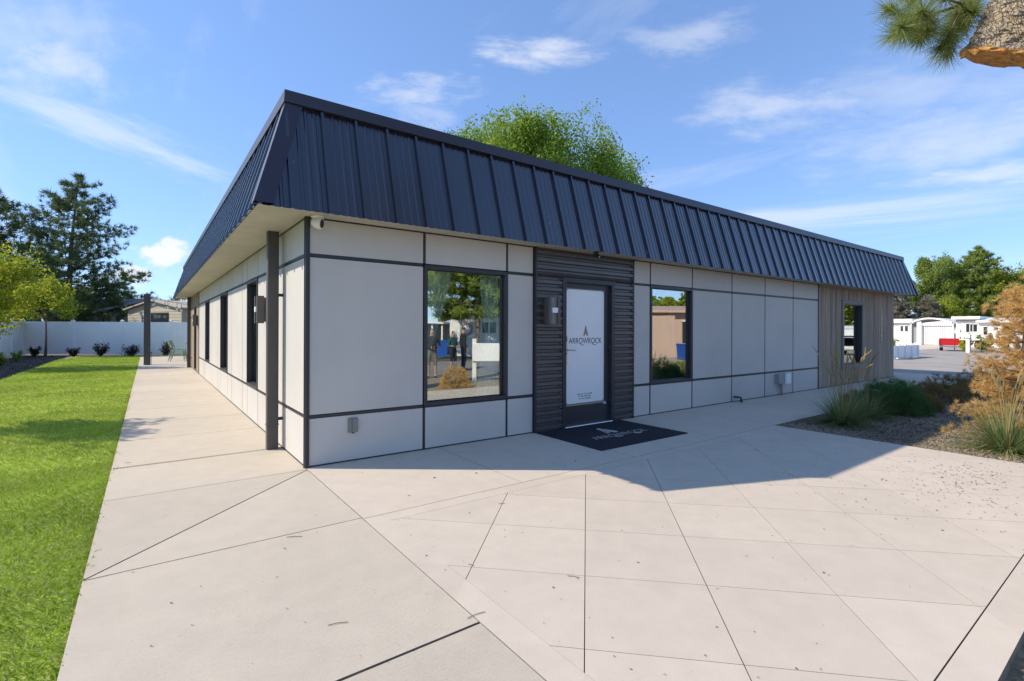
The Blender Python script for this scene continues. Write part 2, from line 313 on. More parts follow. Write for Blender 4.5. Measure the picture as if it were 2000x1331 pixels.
# ------------------------------------------------------------------ mesh builder
class MB:
    def __init__(s): s.V = []; s.F = []; s.n = 0
    def add(s, V, F, mi=0):
        V = np.asarray(V, float).reshape(-1, 3); F = np.asarray(F, int)
        s.V.append(V); s.F.append((F + s.n, mi)); s.n += len(V); return s
    def box(s, x0, x1, y0, y1, z0, z1, mi=0):
        v = [(x, y, z) for x in (x0, x1) for y in (y0, y1) for z in (z0, z1)]
        return s.add(v, [(0, 1, 3, 2), (4, 6, 7, 5), (0, 4, 5, 1), (2, 3, 7, 6), (0, 2, 6, 4), (1, 5, 7, 3)], mi)
    def bbox(s, x0, x1, y0, y1, z0, z1, b=0.01, mi=0):
        # box with chamfered vertical and top edges
        lo = [(x0 + b, y0), (x1 - b, y0), (x1, y0 + b), (x1, y1 - b), (x1 - b, y1), (x0 + b, y1), (x0, y1 - b), (x0, y0 + b)]
        cx, cy = (x0 + x1) / 2, (y0 + y1) / 2
        kx = 1 - 2 * b / max(1e-6, x1 - x0); ky = 1 - 2 * b / max(1e-6, y1 - y0)
        top = [(cx + (x - cx) * kx, cy + (y - cy) * ky) for x, y in lo]
        V = [(x, y, z0) for x, y in lo] + [(x, y, z1 - b) for x, y in lo] + [(x, y, z1) for x, y in top]
        s.add(V, [(i, (i + 1) % 8, 8 + (i + 1) % 8, 8 + i) for i in range(8)] + [(8 + i, 8 + (i + 1) % 8, 16 + (i + 1) % 8, 16 + i) for i in range(8)], mi)
        s.F.append((np.array([[s.n - 8 + i for i in range(8)]]), mi)); s.F.append((np.array([[s.n - 24 + i for i in range(7, -1, -1)]]), mi)); return s
    def prism(s, poly, ext, mi=0):
        P = np.asarray(poly, float); n = len(P); ext = np.asarray(ext, float)
        V = np.vstack([P, P + ext]); s.add(V, [(i, (i + 1) % n, n + (i + 1) % n, n + i) for i in range(n)], mi)
        b = s.n - 2 * n
        s.F.append((np.array([[b + i for i in range(n - 1, -1, -1)]]), mi)); s.F.append((np.array([[b + n + i for i in range(n)]]), mi)); return s
    def tube(s, pts, rad, sides=6, mi=0, cap=True):
        P = np.asarray(pts, float); n = len(P)
        rad = np.broadcast_to(np.asarray(rad, float), (n,))
        T = np.gradient(P, axis=0); T /= np.maximum(np.linalg.norm(T, axis=1, keepdims=True), 1e-9)
        ref = np.array([0, 0, 1.0]) if abs(T[0][2]) < 0.9 else np.array([1.0, 0, 0])
        V = []
        for i in range(n):
            a = np.cross(T[i], ref); a /= max(np.linalg.norm(a), 1e-9); b = np.cross(T[i], a)
            for k in range(sides):
                an = 2 * math.pi * k / sides
                V.append(P[i] + rad[i] * (math.cos(an) * a + math.sin(an) * b))
        F = [(i * sides + k, i * sides + (k + 1) % sides, (i + 1) * sides + (k + 1) % sides, (i + 1) * sides + k) for i in range(n - 1) for k in range(sides)]
        s.add(V, F, mi)
        if cap:
            b = s.n - n * sides
            s.F.append((np.array([[b + k for k in range(sides - 1, -1, -1)]]), mi)); s.F.append((np.array([[b + (n - 1) * sides + k for k in range(sides)]]), mi))
        return s
    def lathe(s, prof, sides=16, origin=(0, 0, 0), axis='Z', mi=0):
        V = []
        for r, h in prof:
            for k in range(sides):
                a = 2 * math.pi * k / sides; x, y = r * math.cos(a), r * math.sin(a)
                p = {'Z': (x, y, h), 'Y': (x, h, y), 'X': (h, x, y)}[axis]
                V.append((p[0] + origin[0], p[1] + origin[1], p[2] + origin[2]))
        n = len(prof)
        s.add(V, [(i * sides + k, i * sides + (k + 1) % sides, (i + 1) * sides + (k + 1) % sides, (i + 1) * sides + k) for i in range(n - 1) for k in range(sides)], mi); return s
    def mesh(s, name, mats, smooth=False):
        me = bpy.data.meshes.new(name)
        V = np.vstack(s.V) if s.V else np.zeros((0, 3))
        me.vertices.add(len(V)); me.vertices.foreach_set('co', V.astype(np.float32).ravel())
        loops = []; tot = []; mis = []
        for F, mi in s.F:
            loops.append(F.ravel()); tot.append(np.full(len(F), F.shape[1])); mis.append(np.full(len(F), mi))
        loops = np.concatenate(loops).astype(np.int32); tot = np.concatenate(tot).astype(np.int32); mis = np.concatenate(mis).astype(np.int32)
        start = np.concatenate([[0], np.cumsum(tot)[:-1]]).astype(np.int32)
        me.loops.add(len(loops)); me.loops.foreach_set('vertex_index', loops)
        me.polygons.add(len(tot)); me.polygons.foreach_set('loop_start', start); me.polygons.foreach_set('loop_total', tot)
        me.polygons.foreach_set('material_index', mis)
        me.polygons.foreach_set('use_smooth', np.full(len(tot), bool(smooth)))
        for mt in (mats if isinstance(mats, (list, tuple)) else [mats]): me.materials.append(MT[mt] if isinstance(mt, str) else mt)
        me.update(calc_edges=True); me.validate(); return me
    def build(s, name, mats, parent=None, smooth=False, loc=None):
        return link(name, s.mesh(name, mats, smooth), parent, loc)
def link(name, me, parent=None, loc=None):
    o = bpy.data.objects.new(name, me); COL.objects.link(o)
    if parent is not None: o.parent = parent
    if loc is not None: o.location = tuple(float(v) for v in loc)
    return o
def tag(o, label=None, cat=None, group=None, kind=None):
    if label: o['label'] = label
    if cat: o['category'] = cat
    if group: o['group'] = group
    if kind: o['kind'] = kind
    return o
def thing(name, label, cat, loc=(0, 0, 0), rz=0.0, group=None):
    o = bpy.data.objects.new(name, None); COL.objects.link(o); o.empty_display_size = 0.2
    o.location = tuple(float(v) for v in loc); o.rotation_euler = (0, 0, rz)
    return tag(o, label, cat, group)
def boxpart(name, mats, parent, *b): return MB().box(*b).build(name, mats, parent)
def text_mesh(body, size, mat, ext=0.002):
    cu = bpy.data.curves.new('lettering', 'FONT'); cu.body = body; cu.size = size; cu.align_x = 'CENTER'; cu.align_y = 'CENTER'; cu.extrude = ext
    o = bpy.data.objects.new('lettering', cu); COL.objects.link(o)
    dg = bpy.context.evaluated_depsgraph_get(); me = bpy.data.meshes.new_from_object(o.evaluated_get(dg))
    bpy.data.objects.remove(o); me.materials.clear(); me.materials.append(MT[mat]); me.name = 'lettering'
    return me
def unit(v): return v / np.maximum(np.linalg.norm(v, axis=-1, keepdims=True), 1e-9)
def rdirs(n, rng=RNG): return unit(rng.normal(size=(n, 3)))
def leaf_quads(C, size, rng, aspect=0.45, upbias=0.6):
    n = len(C); nn = unit(rdirs(n, rng) + np.array([0, 0, upbias])); t = unit(np.cross(nn, rdirs(n, rng))); b = np.cross(nn, t)
    s = (size * rng.uniform(0.6, 1.35, n))[:, None]
    V = np.stack([C - t * s * .5, C + b * s * aspect * .5 + nn * s * .06, C + t * s * .5, C - b * s * aspect * .5 + nn * s * .06], 1).reshape(-1, 3)
    return V, np.arange(4 * n).reshape(n, 4)
def needles(P, D, length, width, rng):
    n = len(P); b = unit(np.cross(D, rdirs(n, rng))); l = (length * rng.uniform(0.7, 1.15, n))[:, None]
    V = np.stack([P - b * width * .5, P + b * width * .5, P + D * l], 1).reshape(-1, 3)
    return V, np.arange(3 * n).reshape(n, 3)

# ------------------------------------------------------------------ the setting: ground, pavement, beds
def zg(y): return -0.30 * min(1.0, max(0.0, (-4.79 - y) / 6.0))
def build_ground():
    xs = [-500, -60, 60, 120, 500]; ys = [-500, -60, -18, -10.79, -4.79, 60, 500]
    V = [(x, y, zg(y) - 0.07) for y in ys for x in xs]; nx = len(xs)
    F = [(j * nx + i, j * nx + i + 1, (j + 1) * nx + i + 1, (j + 1) * nx + i) for j in range(len(ys) - 1) for i in range(nx - 1)]
    tag(MB().add(V, F).build('ground', 'dirt'), kind='structure')
build_ground()

# convex polygon splitting for the slabs
def split(poly, a, b, c):
    """split a list of (x, y, openflag-of-edge-starting-here) by the line ax+by=c; new edges get flag None"""
    d = [a * p[0] + b * p[1] - c for p in poly]
    if all(x >= -1e-7 for x in d) or all(x <= 1e-7 for x in d): return [poly]
    out = [[], []]
    n = len(poly)
    for s, side in ((1, 0), (-1, 1)):
        for i in range(n):
            p, q = poly[i], poly[(i + 1) % n]; dp, dq = d[i] * s, d[(i + 1) % n] * s
            if dp >= 0: out[side].append((p[0], p[1], p[2]))
            if dp * dq < 0:
                t = dp / (dp - dq); x, y = p[0] + t * (q[0] - p[0]), p[1] + t * (q[1] - p[1])
                out[side].append((x, y, None if dp >= 0 else p[2]))
    return [o for o in out if len(o) >= 3]
def slab_mesh(poly, gap, z0=-0.09, z1=0.0):
    """poly CCW of (x, y, open): open edges are moved in by gap/2 and get a small arris"""
    n = len(poly); lines = []
    for i in range(n):
        p, q = poly[i], poly[(i + 1) % n]; dx, dy = q[0] - p[0], q[1] - p[1]; l = math.hypot(dx, dy)
        nx, ny = -dy / l, dx / l; off = poly[i][2] / 2
        lines.append((nx, ny, nx * p[0] + ny * p[1] + off))
    pts = []
    for i in range(n):
        a, b = lines[i - 1], lines[i]; det = a[0] * b[1] - a[1] * b[0]
        if abs(det) < 1e-6: pts.append((poly[i][0], poly[i][1])); continue
        pts.append(((a[2] * b[1] - b[2] * a[1]) / det, (a[0] * b[2] - b[0] * a[2]) / det))
    m = MB(); V = [(x, y, z0) for x, y in pts] + [(x, y, z1) for x, y in pts]
    m.add(V, [(i, (i + 1) % n, n + (i + 1) % n, n + i) for i in range(n)], 1)
    m.F.append((np.array([[n + i for i in range(n)]]), 0))
    return m
def area(poly): return 0.5 * sum(poly[i][0] * poly[(i + 1) % len(poly)][1] - poly[(i + 1) % len(poly)][0] * poly[i][1] for i in range(len(poly)))

def slabs(parent, rect_poly, lines, mat, zlift=0.0):
    """lines: (a, b, c, gap, test) test(mx, my) says whether the cut is open there"""
    polys = [[(x, y, True) for x, y in rect_poly]]
    for (a, b, c, gap, test) in lines:
        nxt = []
        for p in polys:
            for q in split(p, a, b, c):
                nxt.append([(x, y, ((a, b, c, gap, test) if f is None else f)) for x, y, f in q])
        polys = nxt
    for p in polys:
        if area(p) < 0: p = p[::-1]; p = [(p[i][0], p[i][1], p[(i + 1) % len(p)][2]) for i in range(len(p))]
        n = len(p); q = []
        for i in range(n):
            x, y, f = p[i]; mx, my = (x + p[(i + 1) % n][0]) / 2, (y + p[(i + 1) % n][1]) / 2
            if isinstance(f, tuple):
                q.append((x, y, f[3] if f[4](mx, my) else 0.0))
            else: q.append((x, y, 0.0))
        m = slab_mesh(q, 0, z1=zlift)
        m.build('slab', [mat, 'groove'], parent)
T_ = lambda x, y: True
walk = tag(MB().add([(-1.57, -9, -.045), (0, -9, -.045), (0, 25.0, -.045), (-1.57, 25.0, -.045)], [(0, 1, 2, 3)])
           .add([(0, -1.64, -.045), (19.3, -1.64, -.045), (19.3, 0.05, -.045), (0, 0.05, -.045)], [(0, 1, 2, 3)])
           .add([(0, -4.79, -.046), (6.2, -4.79, -.046), (6.2, -1.64, -.046), (0, -1.64, -.046)], [(0, 1, 2, 3)])
           .add([(17.1, 0.05, -.045), (19.3, 0.05, -.045), (19.3, 14, -.045), (17.1, 14, -.045)], [(0, 1, 2, 3)])
           .add([(0, 16.55, -.045), (10, 16.55, -.045), (10, 25, -.045), (0, 25, -.045)], [(0, 1, 2, 3)]).build('pavement', 'joint'), kind='structure')
side_lines = [(0, 1, y, 0.008, T_) for y in (-7.9, -6.35, -4.79, -1.62, -0.05, 2.55, 3.95, 5.45, 6.75, 8.3, 9.85, 11.4, 12.95, 14.5, 16.05, 17.6, 19.1, 20.6, 22.1, 23.6)]
side_lines += [(0, 1, -3.235, 0.016, T_)]
slabs(walk, [(-1.57, -0.05), (0, -0.05), (0, 1.05), (-1.57, 1.05)], [], 'walk')
slabs(walk, [(-1.57, 1.11), (0, 1.11), (0, 25.0), (-1.57, 25.0)], side_lines, 'walk')
slabs(walk, [(-1.57, -9), (-0.003, -9), (-0.003, -1.62), (-1.57, -1.62)], [l for l in side_lines if l[2] < -1.7], 'walk')
# the bay beside the corner has a diagonal cut
k = 1 / math.hypot(1.555, 1.555)
slabs(walk, [(-1.57, -1.612), (-0.003, -1.612), (-0.003, -0.058), (-1.57, -0.058)], [(1.53 * k, -1.555 * k, (1.53 * -1.563 + 1.555 * 1.605) * k, 0.013, T_)], 'walk')
slabs(walk, [(0.003, -1.636), (19.3, -1.636), (19.3, 0.02), (0.003, 0.02)], [(1, 0, x, 0.006, T_) for x in (1.485, 3.05, 4.75, 6.3, 7.85, 9.4, 10.95, 12.5, 14.05, 15.6, 17.15)], 'plaza', zlift=0.001)
slabs(walk, [(17.1, 0.03), (19.3, 0.03), (19.3, 14), (17.1, 14)], [(0, 1, y, 0.006, T_) for y in (1.6, 3.2, 4.8, 6.4, 8, 9.6, 11.2, 12.6)], 'plaza')
slabs(walk, [(0.004, 16.55), (10, 16.55), (10, 25), (0.004, 25)], [(1, 0, x, .006, T_) for x in (1.5, 3, 4.5, 6, 7.5)] + [(0, 1, y, .006, T_) for y in (18, 19.5, 21, 22.5, 24)], 'walk')
# the plaza: border cuts and a 45 degree diamond grid inside them
ins = lambda x, y: 0.15 < x < 6.05 and -4.645 < y < -1.785
s2 = math.sqrt(0.5)
pl_lines = [(0, 1, -1.79, 0.0025, lambda x, y: 0.16 < x), (0, 1, -4.64, 0.006, T_), (1, 0, 0.155, 0.0012, lambda x, y: y < -2.7 and y > -4.6)]
pl_lines += [(s2, -s2, (3.0 + 0.935 * i) * s2, 0.0045 if i in (0, 1, 2) else 0.0026, ins) for i in range(8)]
pl_lines += [(s2, s2, (-3.41 + 0.925 * i) * s2, 0.0028, ins) for i in range(8)]
slabs(walk, [(0.002, -4.79), (6.2, -4.79), (6.2, -1.641), (0.002, -1.641)], pl_lines, 'plaza', zlift=0.0005)

# slot drain across the walk
dr = thing('slot_drain', 'narrow slotted metal drain set across the side walkway by the downspout', 'drain', (-1.57, 1.055, 0))
MB().box(0, 1.52, 0, 0.052, -0.05, -0.03).build('channel', 'black', dr)
m = MB(); m.box(0, 1.52, -0.004, 0.006, -0.03, 0.001).box(0, 1.52, 0.050, 0.056, -0.03, 0.001)
for i in range(60): m.box(0.004 + i * 0.0253, 0.014 + i * 0.0253, 0.006, 0.050, -0.02, 0.0)
tag(m.build('grate', 'walk', dr), kind='stuff')

# asphalt, road, beds, lawn sheets
tag(MB().box(19.3, 72, -10.8, 60, -0.25, -0.035).build('asphalt_yard', 'asphalt'), kind='structure')
tag(MB().box(-60, 72, -18.2, -10.8, -0.5, -0.31).build('road', 'road'), kind='structure')
tag(MB().box(57, 66, 5, 12, -0.2, -0.02).box(44, 57, 6.8, 11.0, -0.2, -0.021).build('driveway', 'plaza'), kind='structure')
bed = MB().add([(6.2, -4.79, -.035), (19.3, -4.79, -.035), (19.3, -1.64, -.035), (6.2, -1.64, -.035)], [(0, 1, 2, 3)])
tag(bed.build('planting_bed', 'soil'), kind='structure')
tag(MB().add([(0, -10.8, -.335), (19.3, -10.8, -.335), (19.3, -4.79, -.06), (0, -4.79, -.06)], [(0, 1, 2, 3)]).build('roadside_bed', 'straw'), kind='structure')
tag(MB().add([(-7.2, -9, -.05), (-4.5, -9, -.05), (-4.5, 24, -.05), (-4.2, 27.6, -.05), (2.5, 25.4, -.05), (6, 27, -.05), (-6.6, 31.2, -.05), (-7.2, 31.2, -.05)], [(0, 1, 2, 3, 4, 5, 6, 7)]).build('mulch_bed', 'soil'), kind='structure')
tag(MB().add([(-4.5, -9, -.028), (-1.57, -9, -.028), (-1.57, 25, -.028), (3, 25, -.028), (2.5, 25.7, -.028), (-4.2, 27.9, -.028), (-4.5, 24, -.028)], [(0, 1, 2, 3, 4, 5, 6)]).build('lawn', 'turf'), kind='structure')

def build_lawn():
    rng = np.random.default_rng(3)
    def scatter(n, x0, x1, y0, y1): return np.stack([rng.uniform(x0, x1, n), rng.uniform(y0, y1, n), np.full(n, -0.03)], 1)
    P = [scatter(150000, -3.6, -1.56, -3.2, 1.5), scatter(75000, -4.5, -1.56, 1.5, 6.0), scatter(60000, -4.5, -1.56, 6.0, 14.0), scatter(55000, -4.5, -1.56, 14, 24.9), scatter(9000, -4.2, 2.0, 24.8, 26.2)]
    sz = [np.full(len(p), s) for p, s in zip(P, (1.0, 1.25, 1.6, 2.1, 2.3))]
    e = scatter(8000, -1.60, -1.550, -3.5, 8); P.append(e); sz.append(np.full(len(e), 1.15))
    P = np.vstack(P); sz = np.concatenate(sz); n = len(P)
    ang = rng.uniform(0, 2 * math.pi, n); t = np.stack([np.cos(ang), np.sin(ang), np.zeros(n)], 1); side = np.stack([-np.sin(ang), np.cos(ang), np.zeros(n)], 1)
    # mown stripes: the blades lean this way or that, patches grow unevenly
    lean = np.sign(np.sin((P[:, 1] * 0.96 - P[:, 0] * 0.28) * math.pi / 1.1))[:, None] * np.array([[0.28, -0.12, 0]])
    patch = 0.5 + 0.5 * np.sin(P[:, 0] * 3.1 + np.sin(P[:, 1] * 2.3) * 2) * np.sin(P[:, 1] * 2.7 + P[:, 0])
    h = (0.024 + 0.020 * rng.random(n) + 0.008 * patch) * np.sqrt(sz); w = 0.0023 * sz
    d = unit(t * (rng.random(n) * 2.4)[:, None] + lean * 3.0 + np.array([0, 0, 1.0]))
    a = P - side * w[:, None] * .5; b = P + side * w[:, None] * .5; mid = P + d * (h * .6)[:, None]
    tip = P + (d + t * 0.35) * h[:, None] - np.array([0, 0, 1.0]) * (h * .08)[:, None]
    V = np.stack([a, b, mid + side * w[:, None] * .4, tip, mid - side * w[:, None] * .4], 1).reshape(-1, 3)
    m = MB(); m.add(V, np.arange(5 * n).reshape(n, 5))
    tag(m.build('lawn_grass', 'blade'), 'short bright green mown lawn grass beside the walkway', 'grass', kind='stuff')
build_lawn()

# ------------------------------------------------------------------ the building
B = thing('commercial_building', 'single storey grey panelled office building with navy metal mansard roof', 'building')
ZS = 2.533; ZL, ZU = 0.510, 2.147; HG = 0.021
YEND, XEND = 16.45, 17.013
def front_cell(x0, x1, z0, z1): MB().box(x0, x1, 0.0, 0.11, z0, z1).build('wall_panel', 'panel', B)
def left_cell(y0, y1, z0, z1): MB().box(0.0, 0.11, y0, y1, z0, z1).build('wall_panel', 'panel', B)
rows = [(0.018, ZL - HG), (ZL + HG, ZU - HG), (ZU + HG, ZS)]
def window(kind, a0, a1, z0, z1, fw=0.045, mat='trim', recess=0.05):
    m = MB()
    f = (lambda u0, u1, d0, d1, w0, w1: m.box(u0, u1, d0, d1, w0, w1)) if kind == 'front' else (lambda u0, u1, d0, d1, w0, w1: m.box(d0, d1, u0, u1, w0, w1))
    f(a0, a0 + fw, -0.012, 0.12, z0, z1); f(a1 - fw, a1, -0.012, 0.12, z0, z1); f(a0 + fw, a1 - fw, -0.011, 0.119, z0, z0 + fw); f(a0 + fw, a1 - fw, -0.011, 0.119, z1 - fw, z1)
    w = m.build('window', mat, B)
    m = MB(); f(a0 + fw * .9, a1 - fw * .9, recess, recess + 0.006, z0 + fw * .9, z1 - fw * .9); m.build('pane', 'glass', w)
    m = MB(); b = 0.012
    f(a0 + fw, a0 + fw + b, recess - .012, recess - .001, z0 + fw, z1 - fw); f(a1 - fw - b, a1 - fw, recess - .012, recess - .001, z0 + fw, z1 - fw)
    f(a0 + fw + b, a1 - fw - b, recess - .011, recess - .002, z0 + fw, z0 + fw + b); f(a0 + fw + b, a1 - fw - b, recess - .011, recess - .002, z1 - fw - b, z1 - fw)
    m.build('glazing_bead', 'black', w)
    return w
fx = [0.0, 1.302, 2.488, 2.935]; fx2 = [4.955, 5.416, 6.600, 7.920, 9.213, 10.487, 11.790]
vg = 0.018
def front_group(xs, win):
    for i in range(len(xs) - 1):
        x0, x1 = xs[i] + vg, xs[i + 1] - vg
        for j, (z0, z1) in enumerate(rows):
            if j == 1 and i in win: window('front', xs[i] - 0.006, xs[i + 1] + 0.006, ZL - 0.006, ZU + 0.006)
            else: front_cell(x0 + (0.012 if xs[i] == 0 else 0), x1, z0, z1)
    for i, x in enumerate(xs):
        if x == 0: continue
        for j, (z0, z1) in enumerate(((0.0, ZL - HG), (ZL - HG, ZU + HG), (ZU + HG, ZS))):
            if j == 1 and (i in win or i - 1 in win): continue
            MB().box(x - vg, x + vg, 0.012, 0.11, z0, z1).build('trim_strip', 'trim', B)
            MB().box(x - 0.008, x + 0.008, 0.002, 0.012, z0, z1).build('trim_bead', 'trim', B)
    for i in range(len(xs) - 1):
        for z in (ZL, ZU):
            if i in win: continue
            MB().box(xs[i] + vg, xs[i + 1] - vg, 0.009, 0.11, z - HG, z + HG).box(xs[i] + vg, xs[i + 1] - vg, -0.004, 0.009, z - 0.009, z + 0.009).build('trim_strip', 'trim', B)
    MB().box(xs[0] + vg, xs[-1] - vg, 0.008, 0.11, 0.0, 0.0175).build('base_trim', 'trim', B)
front_group(fx, (1,)); front_group(fx2, (1,))
ly = [0.0, 1.32, 2.71, 3.64, 4.15, 5.46, 6.05, 7.22, 7.77, 9.0, 9.64, 10.73, 11.15, 12.83]; lwin = (2, 6, 10)
for i in range(len(ly) - 1):
    for j, (z0, z1) in enumerate(rows):
        if j == 1 and i in lwin: window('left', ly[i], ly[i + 1], ZL, ZU, recess=0.06); continue
        left_cell(ly[i] + (0.032 if i == 0 else vg * .6), ly[i + 1] - vg * .6, z0, z1)
    for z in (ZL, ZU):
        if i not in lwin: MB().box(0.009, 0.11, ly[i] + (0.032 if i == 0 else 0.011), ly[i + 1] - .011, z - HG, z + HG).box(-0.004, 0.009, ly[i] + (0.032 if i == 0 else 0.011), ly[i + 1] - .011, z - 0.009, z + 0.009).build('trim_strip', 'trim', B)
for i, y in enumerate(ly[1:-1], 1):
    for j, (z0, z1) in enumerate(((0.0, ZL - HG), (ZL - HG, ZU + HG), (ZU + HG, ZS))):
        if j == 1 and (i in lwin or i - 1 in lwin): continue
        MB().box(0.010, 0.11, y - vg * .6, y + vg * .6, z0, z1).build('trim_strip', 'trim', B)
MB().box(-0.012, 0.11, 12.80, 12.86, 0, ZS).build('trim_strip', 'trim', B)
MB().box(0.01, 0.11, 0.04, 12.8, 0, 0.0175).build('base_trim', 'galv', B)
# corner post made of three ribs
MB().box(-0.012, 0.030, -0.012, 0.032, 0, ZS).box(-0.018, -0.012, 0.016, 0.030, 0, ZS).box(0.014, 0.028, -0.018, -0.012, 0, ZS).build('corner_trim', 'trim', B)
# top reveal under the soffit
MB().box(0.03, XEND, -0.006, 0.02, ZS - 0.016, ZS).box(-0.006, 0.02, 0.033, 12.8, ZS - 0.016, ZS).build('top_trim', 'trim', B)

# corrugated steel round the door
DX0, DX1, DZ = 3.437, 4.488, 2.137
def corrugated(x0, x1, z0, z1):
    pitch = 0.1005; prof = []; z = z0
    base = [(0.0, 0.0), (0.018, 0.0), (0.034, -0.032), (0.078, -0.032), (0.094, 0.0)]
    n0 = math.floor(z0 / pitch)
    for k_ in range(n0, int(z1 / pitch) + 2):
        for dz, dy in base:
            zz = k_ * pitch + dz
            if z0 <= zz <= z1: prof.append((zz, -0.008 + dy))
    prof = [(z0, -0.008)] + prof + [(z1, -0.008)]
    V = []
    for zz, yy in prof: V += [(x0, yy, zz), (x1, yy, zz)]
    n = len(prof); F = [(2 * i, 2 * i + 1, 2 * i + 3, 2 * i + 2) for i in range(n - 1)]
    m = MB(); m.add(V, F); m.box(x0, x1, 0.0, 0.11, z0, z1)
    m.build('corrugated_sheet', 'corr', B)
corrugated(2.957, DX0 - 0.012, 0.0, DZ + 0.01); corrugated(DX1 + 0.012, 4.933, 0.0, DZ + 0.01); corrugated(2.957, 4.933, DZ + 0.0105, ZS)
MB().box(2.935 - .002, 2.957, -0.046, 0.11, 0, ZS).build('trim_strip', 'trim', B)
MB().box(4.933, 4.957, -0.046, 0.11, 0, ZS).build('trim_strip', 'trim', B)
m = MB()
for k_ in range(25):
    z = k_ * 0.1005 + 0.097
    for x in (DX0 - 0.016, 4.931):
        if x < 4 and z > DZ: continue
        m.box(x - 0.010, x + 0.002, -0.034, -0.020, z + 0.004, z + 0.022)
m.build('painted_gap_light', 'galv', B)  # pale blocks stand in for light showing through the rib-end gaps

# door
MB().box(DX0 - .01, DX0 + 0.055, -0.05, 0.11, 0, DZ + 0.008).box(DX1 - 0.055, DX1 + .01, -0.05, 0.11, 0, DZ + 0.008).box(DX0 + 0.055, DX1 - 0.055, -0.049, 0.11, DZ - 0.055, DZ + 0.007).build('door_frame', 'trim', B)
LX0, LX1 = DX0 + 0.058, DX1 - 0.058
m = MB(); gx0, gx1, gz0, gz1 = 3.545, 4.345, 0.318, 2.005
m.box(LX0, gx0, 0.006, 0.05, 0.02, DZ - 0.058).box(gx1, LX1, 0.006, 0.05, 0.02, DZ - 0.058).box(gx0, gx1, 0.0065, 0.0495, 0.02, gz0).box(gx0, gx1, 0.0065, 0.0495, gz1, DZ - 0.058)
door = m.build('door', 'trim', B)
MB().box(gx0, gx1, 0.024, 0.034, gz0, gz1).build('film_pane', 'film', door)
def rr(x0, x1, z0, z1, r, n=5):
    out = []
    for cx, cz, a0 in ((x1 - r, z1 - r, 0), (x0 + r, z1 - r, 90), (x0 + r, z0 + r, 180), (x1 - r, z0 + r, 270)):
        out += [(cx + r * math.cos(R(a0 + 90 * i / n)), cz + r * math.sin(R(a0 + 90 * i / n))) for i in range(n + 1)]
    return out
def ring(pts_o, pts_i, y):
    n = len(pts_o); V = [(x, y, z) for x, z in pts_o] + [(x, y, z) for x, z in pts_i]
    return MB().add(V, [(i, (i + 1) % n, n + (i + 1) % n, n + i) for i in range(n)])
ring(rr(gx0 + .002, gx1 - .002, gz0 + .002, gz1 - .002, .004), rr(gx0 + .014, gx1 - .014, gz0 + .014, gz1 - .014, .045), 0.021).build('glass_border', 'galv', door)
MB().box(gx0 - 0.01, gx1 + 0.01, -0.002, 0.005, gz0 - 0.014, gz0 - 0.002).build('glazing_sill', 'steel', door)
MB().box(gx1 - 0.05, gx1 + 0.012, -0.006, -0.003, gz0 - 0.034, gz0 - 0.018).build('sticker', 'white', door)
MB().box(LX0 + 0.01, LX0 + 0.055, -0.008, 0.005, 0.90, 1.33).build('lock_plate', 'steel', door)
MB().box(LX0 + 0.022, LX0 + 0.042, -0.014, -0.009, 1.23, 1.31).box(LX0 + 0.022, LX0 + 0.044, -0.014, -0.009, 1.05, 1.075).build('key_pad', 'black', door)
MB().tube([(LX0 + .03, -0.008, 1.115), (LX0 + .03, -0.06, 1.115), (LX0 + .06, -0.066, 1.115), (LX0 + .16, -0.066, 1.112)], [.012, .012, .011, .009], 8).build('handle', 'steel', door, True)
for z in (0.32, 1.12, 1.86): MB().tube([(LX1 + .004, -0.008, z - .055), (LX1 + .004, -0.008, z + .055)], .012, 8).build('hinge', 'trim', door, True)
MB().prism([(LX0 - .02, -0.065, 0.002), (LX0 - .02, -0.055, 0.022), (LX0 - .02, 0.05, 0.024), (LX0 - .02, 0.05, 0.002)], (LX1 - LX0 + .04, 0, 0)).build('threshold', 'steel', B)
# door lettering and emblem
def swash(x, z, s, y):
    pts = [(x - .02 * s, y, z + .03 * s), (x + .25 * s, y, z - .22 * s), (x + .5 * s, y, z - .32 * s), (x + .85 * s, y, z - .30 * s), (x + 1.05 * s, y, z - .22 * s)]
    return pts
LET_W = 0.70
def lettering(parent, mat, width, height, place, name='lettering'):
    me = text_mesh('ARROWROCK', 1.0, mat)
    co = np.array([v.co[:] for v in me.vertices]); w = co[:, 0].max() - co[:, 0].min(); h = co[:, 1].max() - co[:, 1].min()
    cx, cy = (co[:, 0].max() + co[:, 0].min()) / 2, (co[:, 1].max() + co[:, 1].min()) / 2
    # letter spacing: widen gaps by scaling about the centre
    for v in me.vertices:
        a, b = (v.co.x - cx) / w * width, (v.co.y - cy) / h * height
        v.co = place(a, b, v.co.z * 0.3)
    link(name, me, parent)
    m = MB(); s = height * 0.8
    for fx_ in (-0.165, 0.205):
        pts = [place(fx_ * width + dx * s, -height * .5 + dz * s, 0.0) for dx, dz in ((0, .06), (.22, -.2), (.5, -.33), (.85, -.33), (1.1, -.22))]
        m.tube([tuple(p) for p in pts], height * 0.055, 4)
    m.build('swash', mat, parent)
def emblem(parent, mats, size, place):
    # a fir-tree arrowhead made of a stem and swept chevrons
    m = MB(); t = size * 0.04
    m.tube([tuple(place(0, -0.05 * size, 0)), tuple(place(0, 0.5 * size, 0))], t * .8, 4, 0)
    for i, (zz, hw, dr_) in enumerate(((.50, .10, .30), (.30, .20, .36), (.12, .28, .40), (-.05, .34, .42), (-.05, .18, .42))):
        for s in (-1, 1):
            m.tube([tuple(place(0, zz * size, 0)), tuple(place(s * hw * size * .55, (zz - dr_ * .5) * size, 0)), tuple(place(s * hw * size, (zz - dr_) * size, 0))], [t, t * 1.1, t * .7], 4, i % 2)
    m.build('emblem', mats, parent)
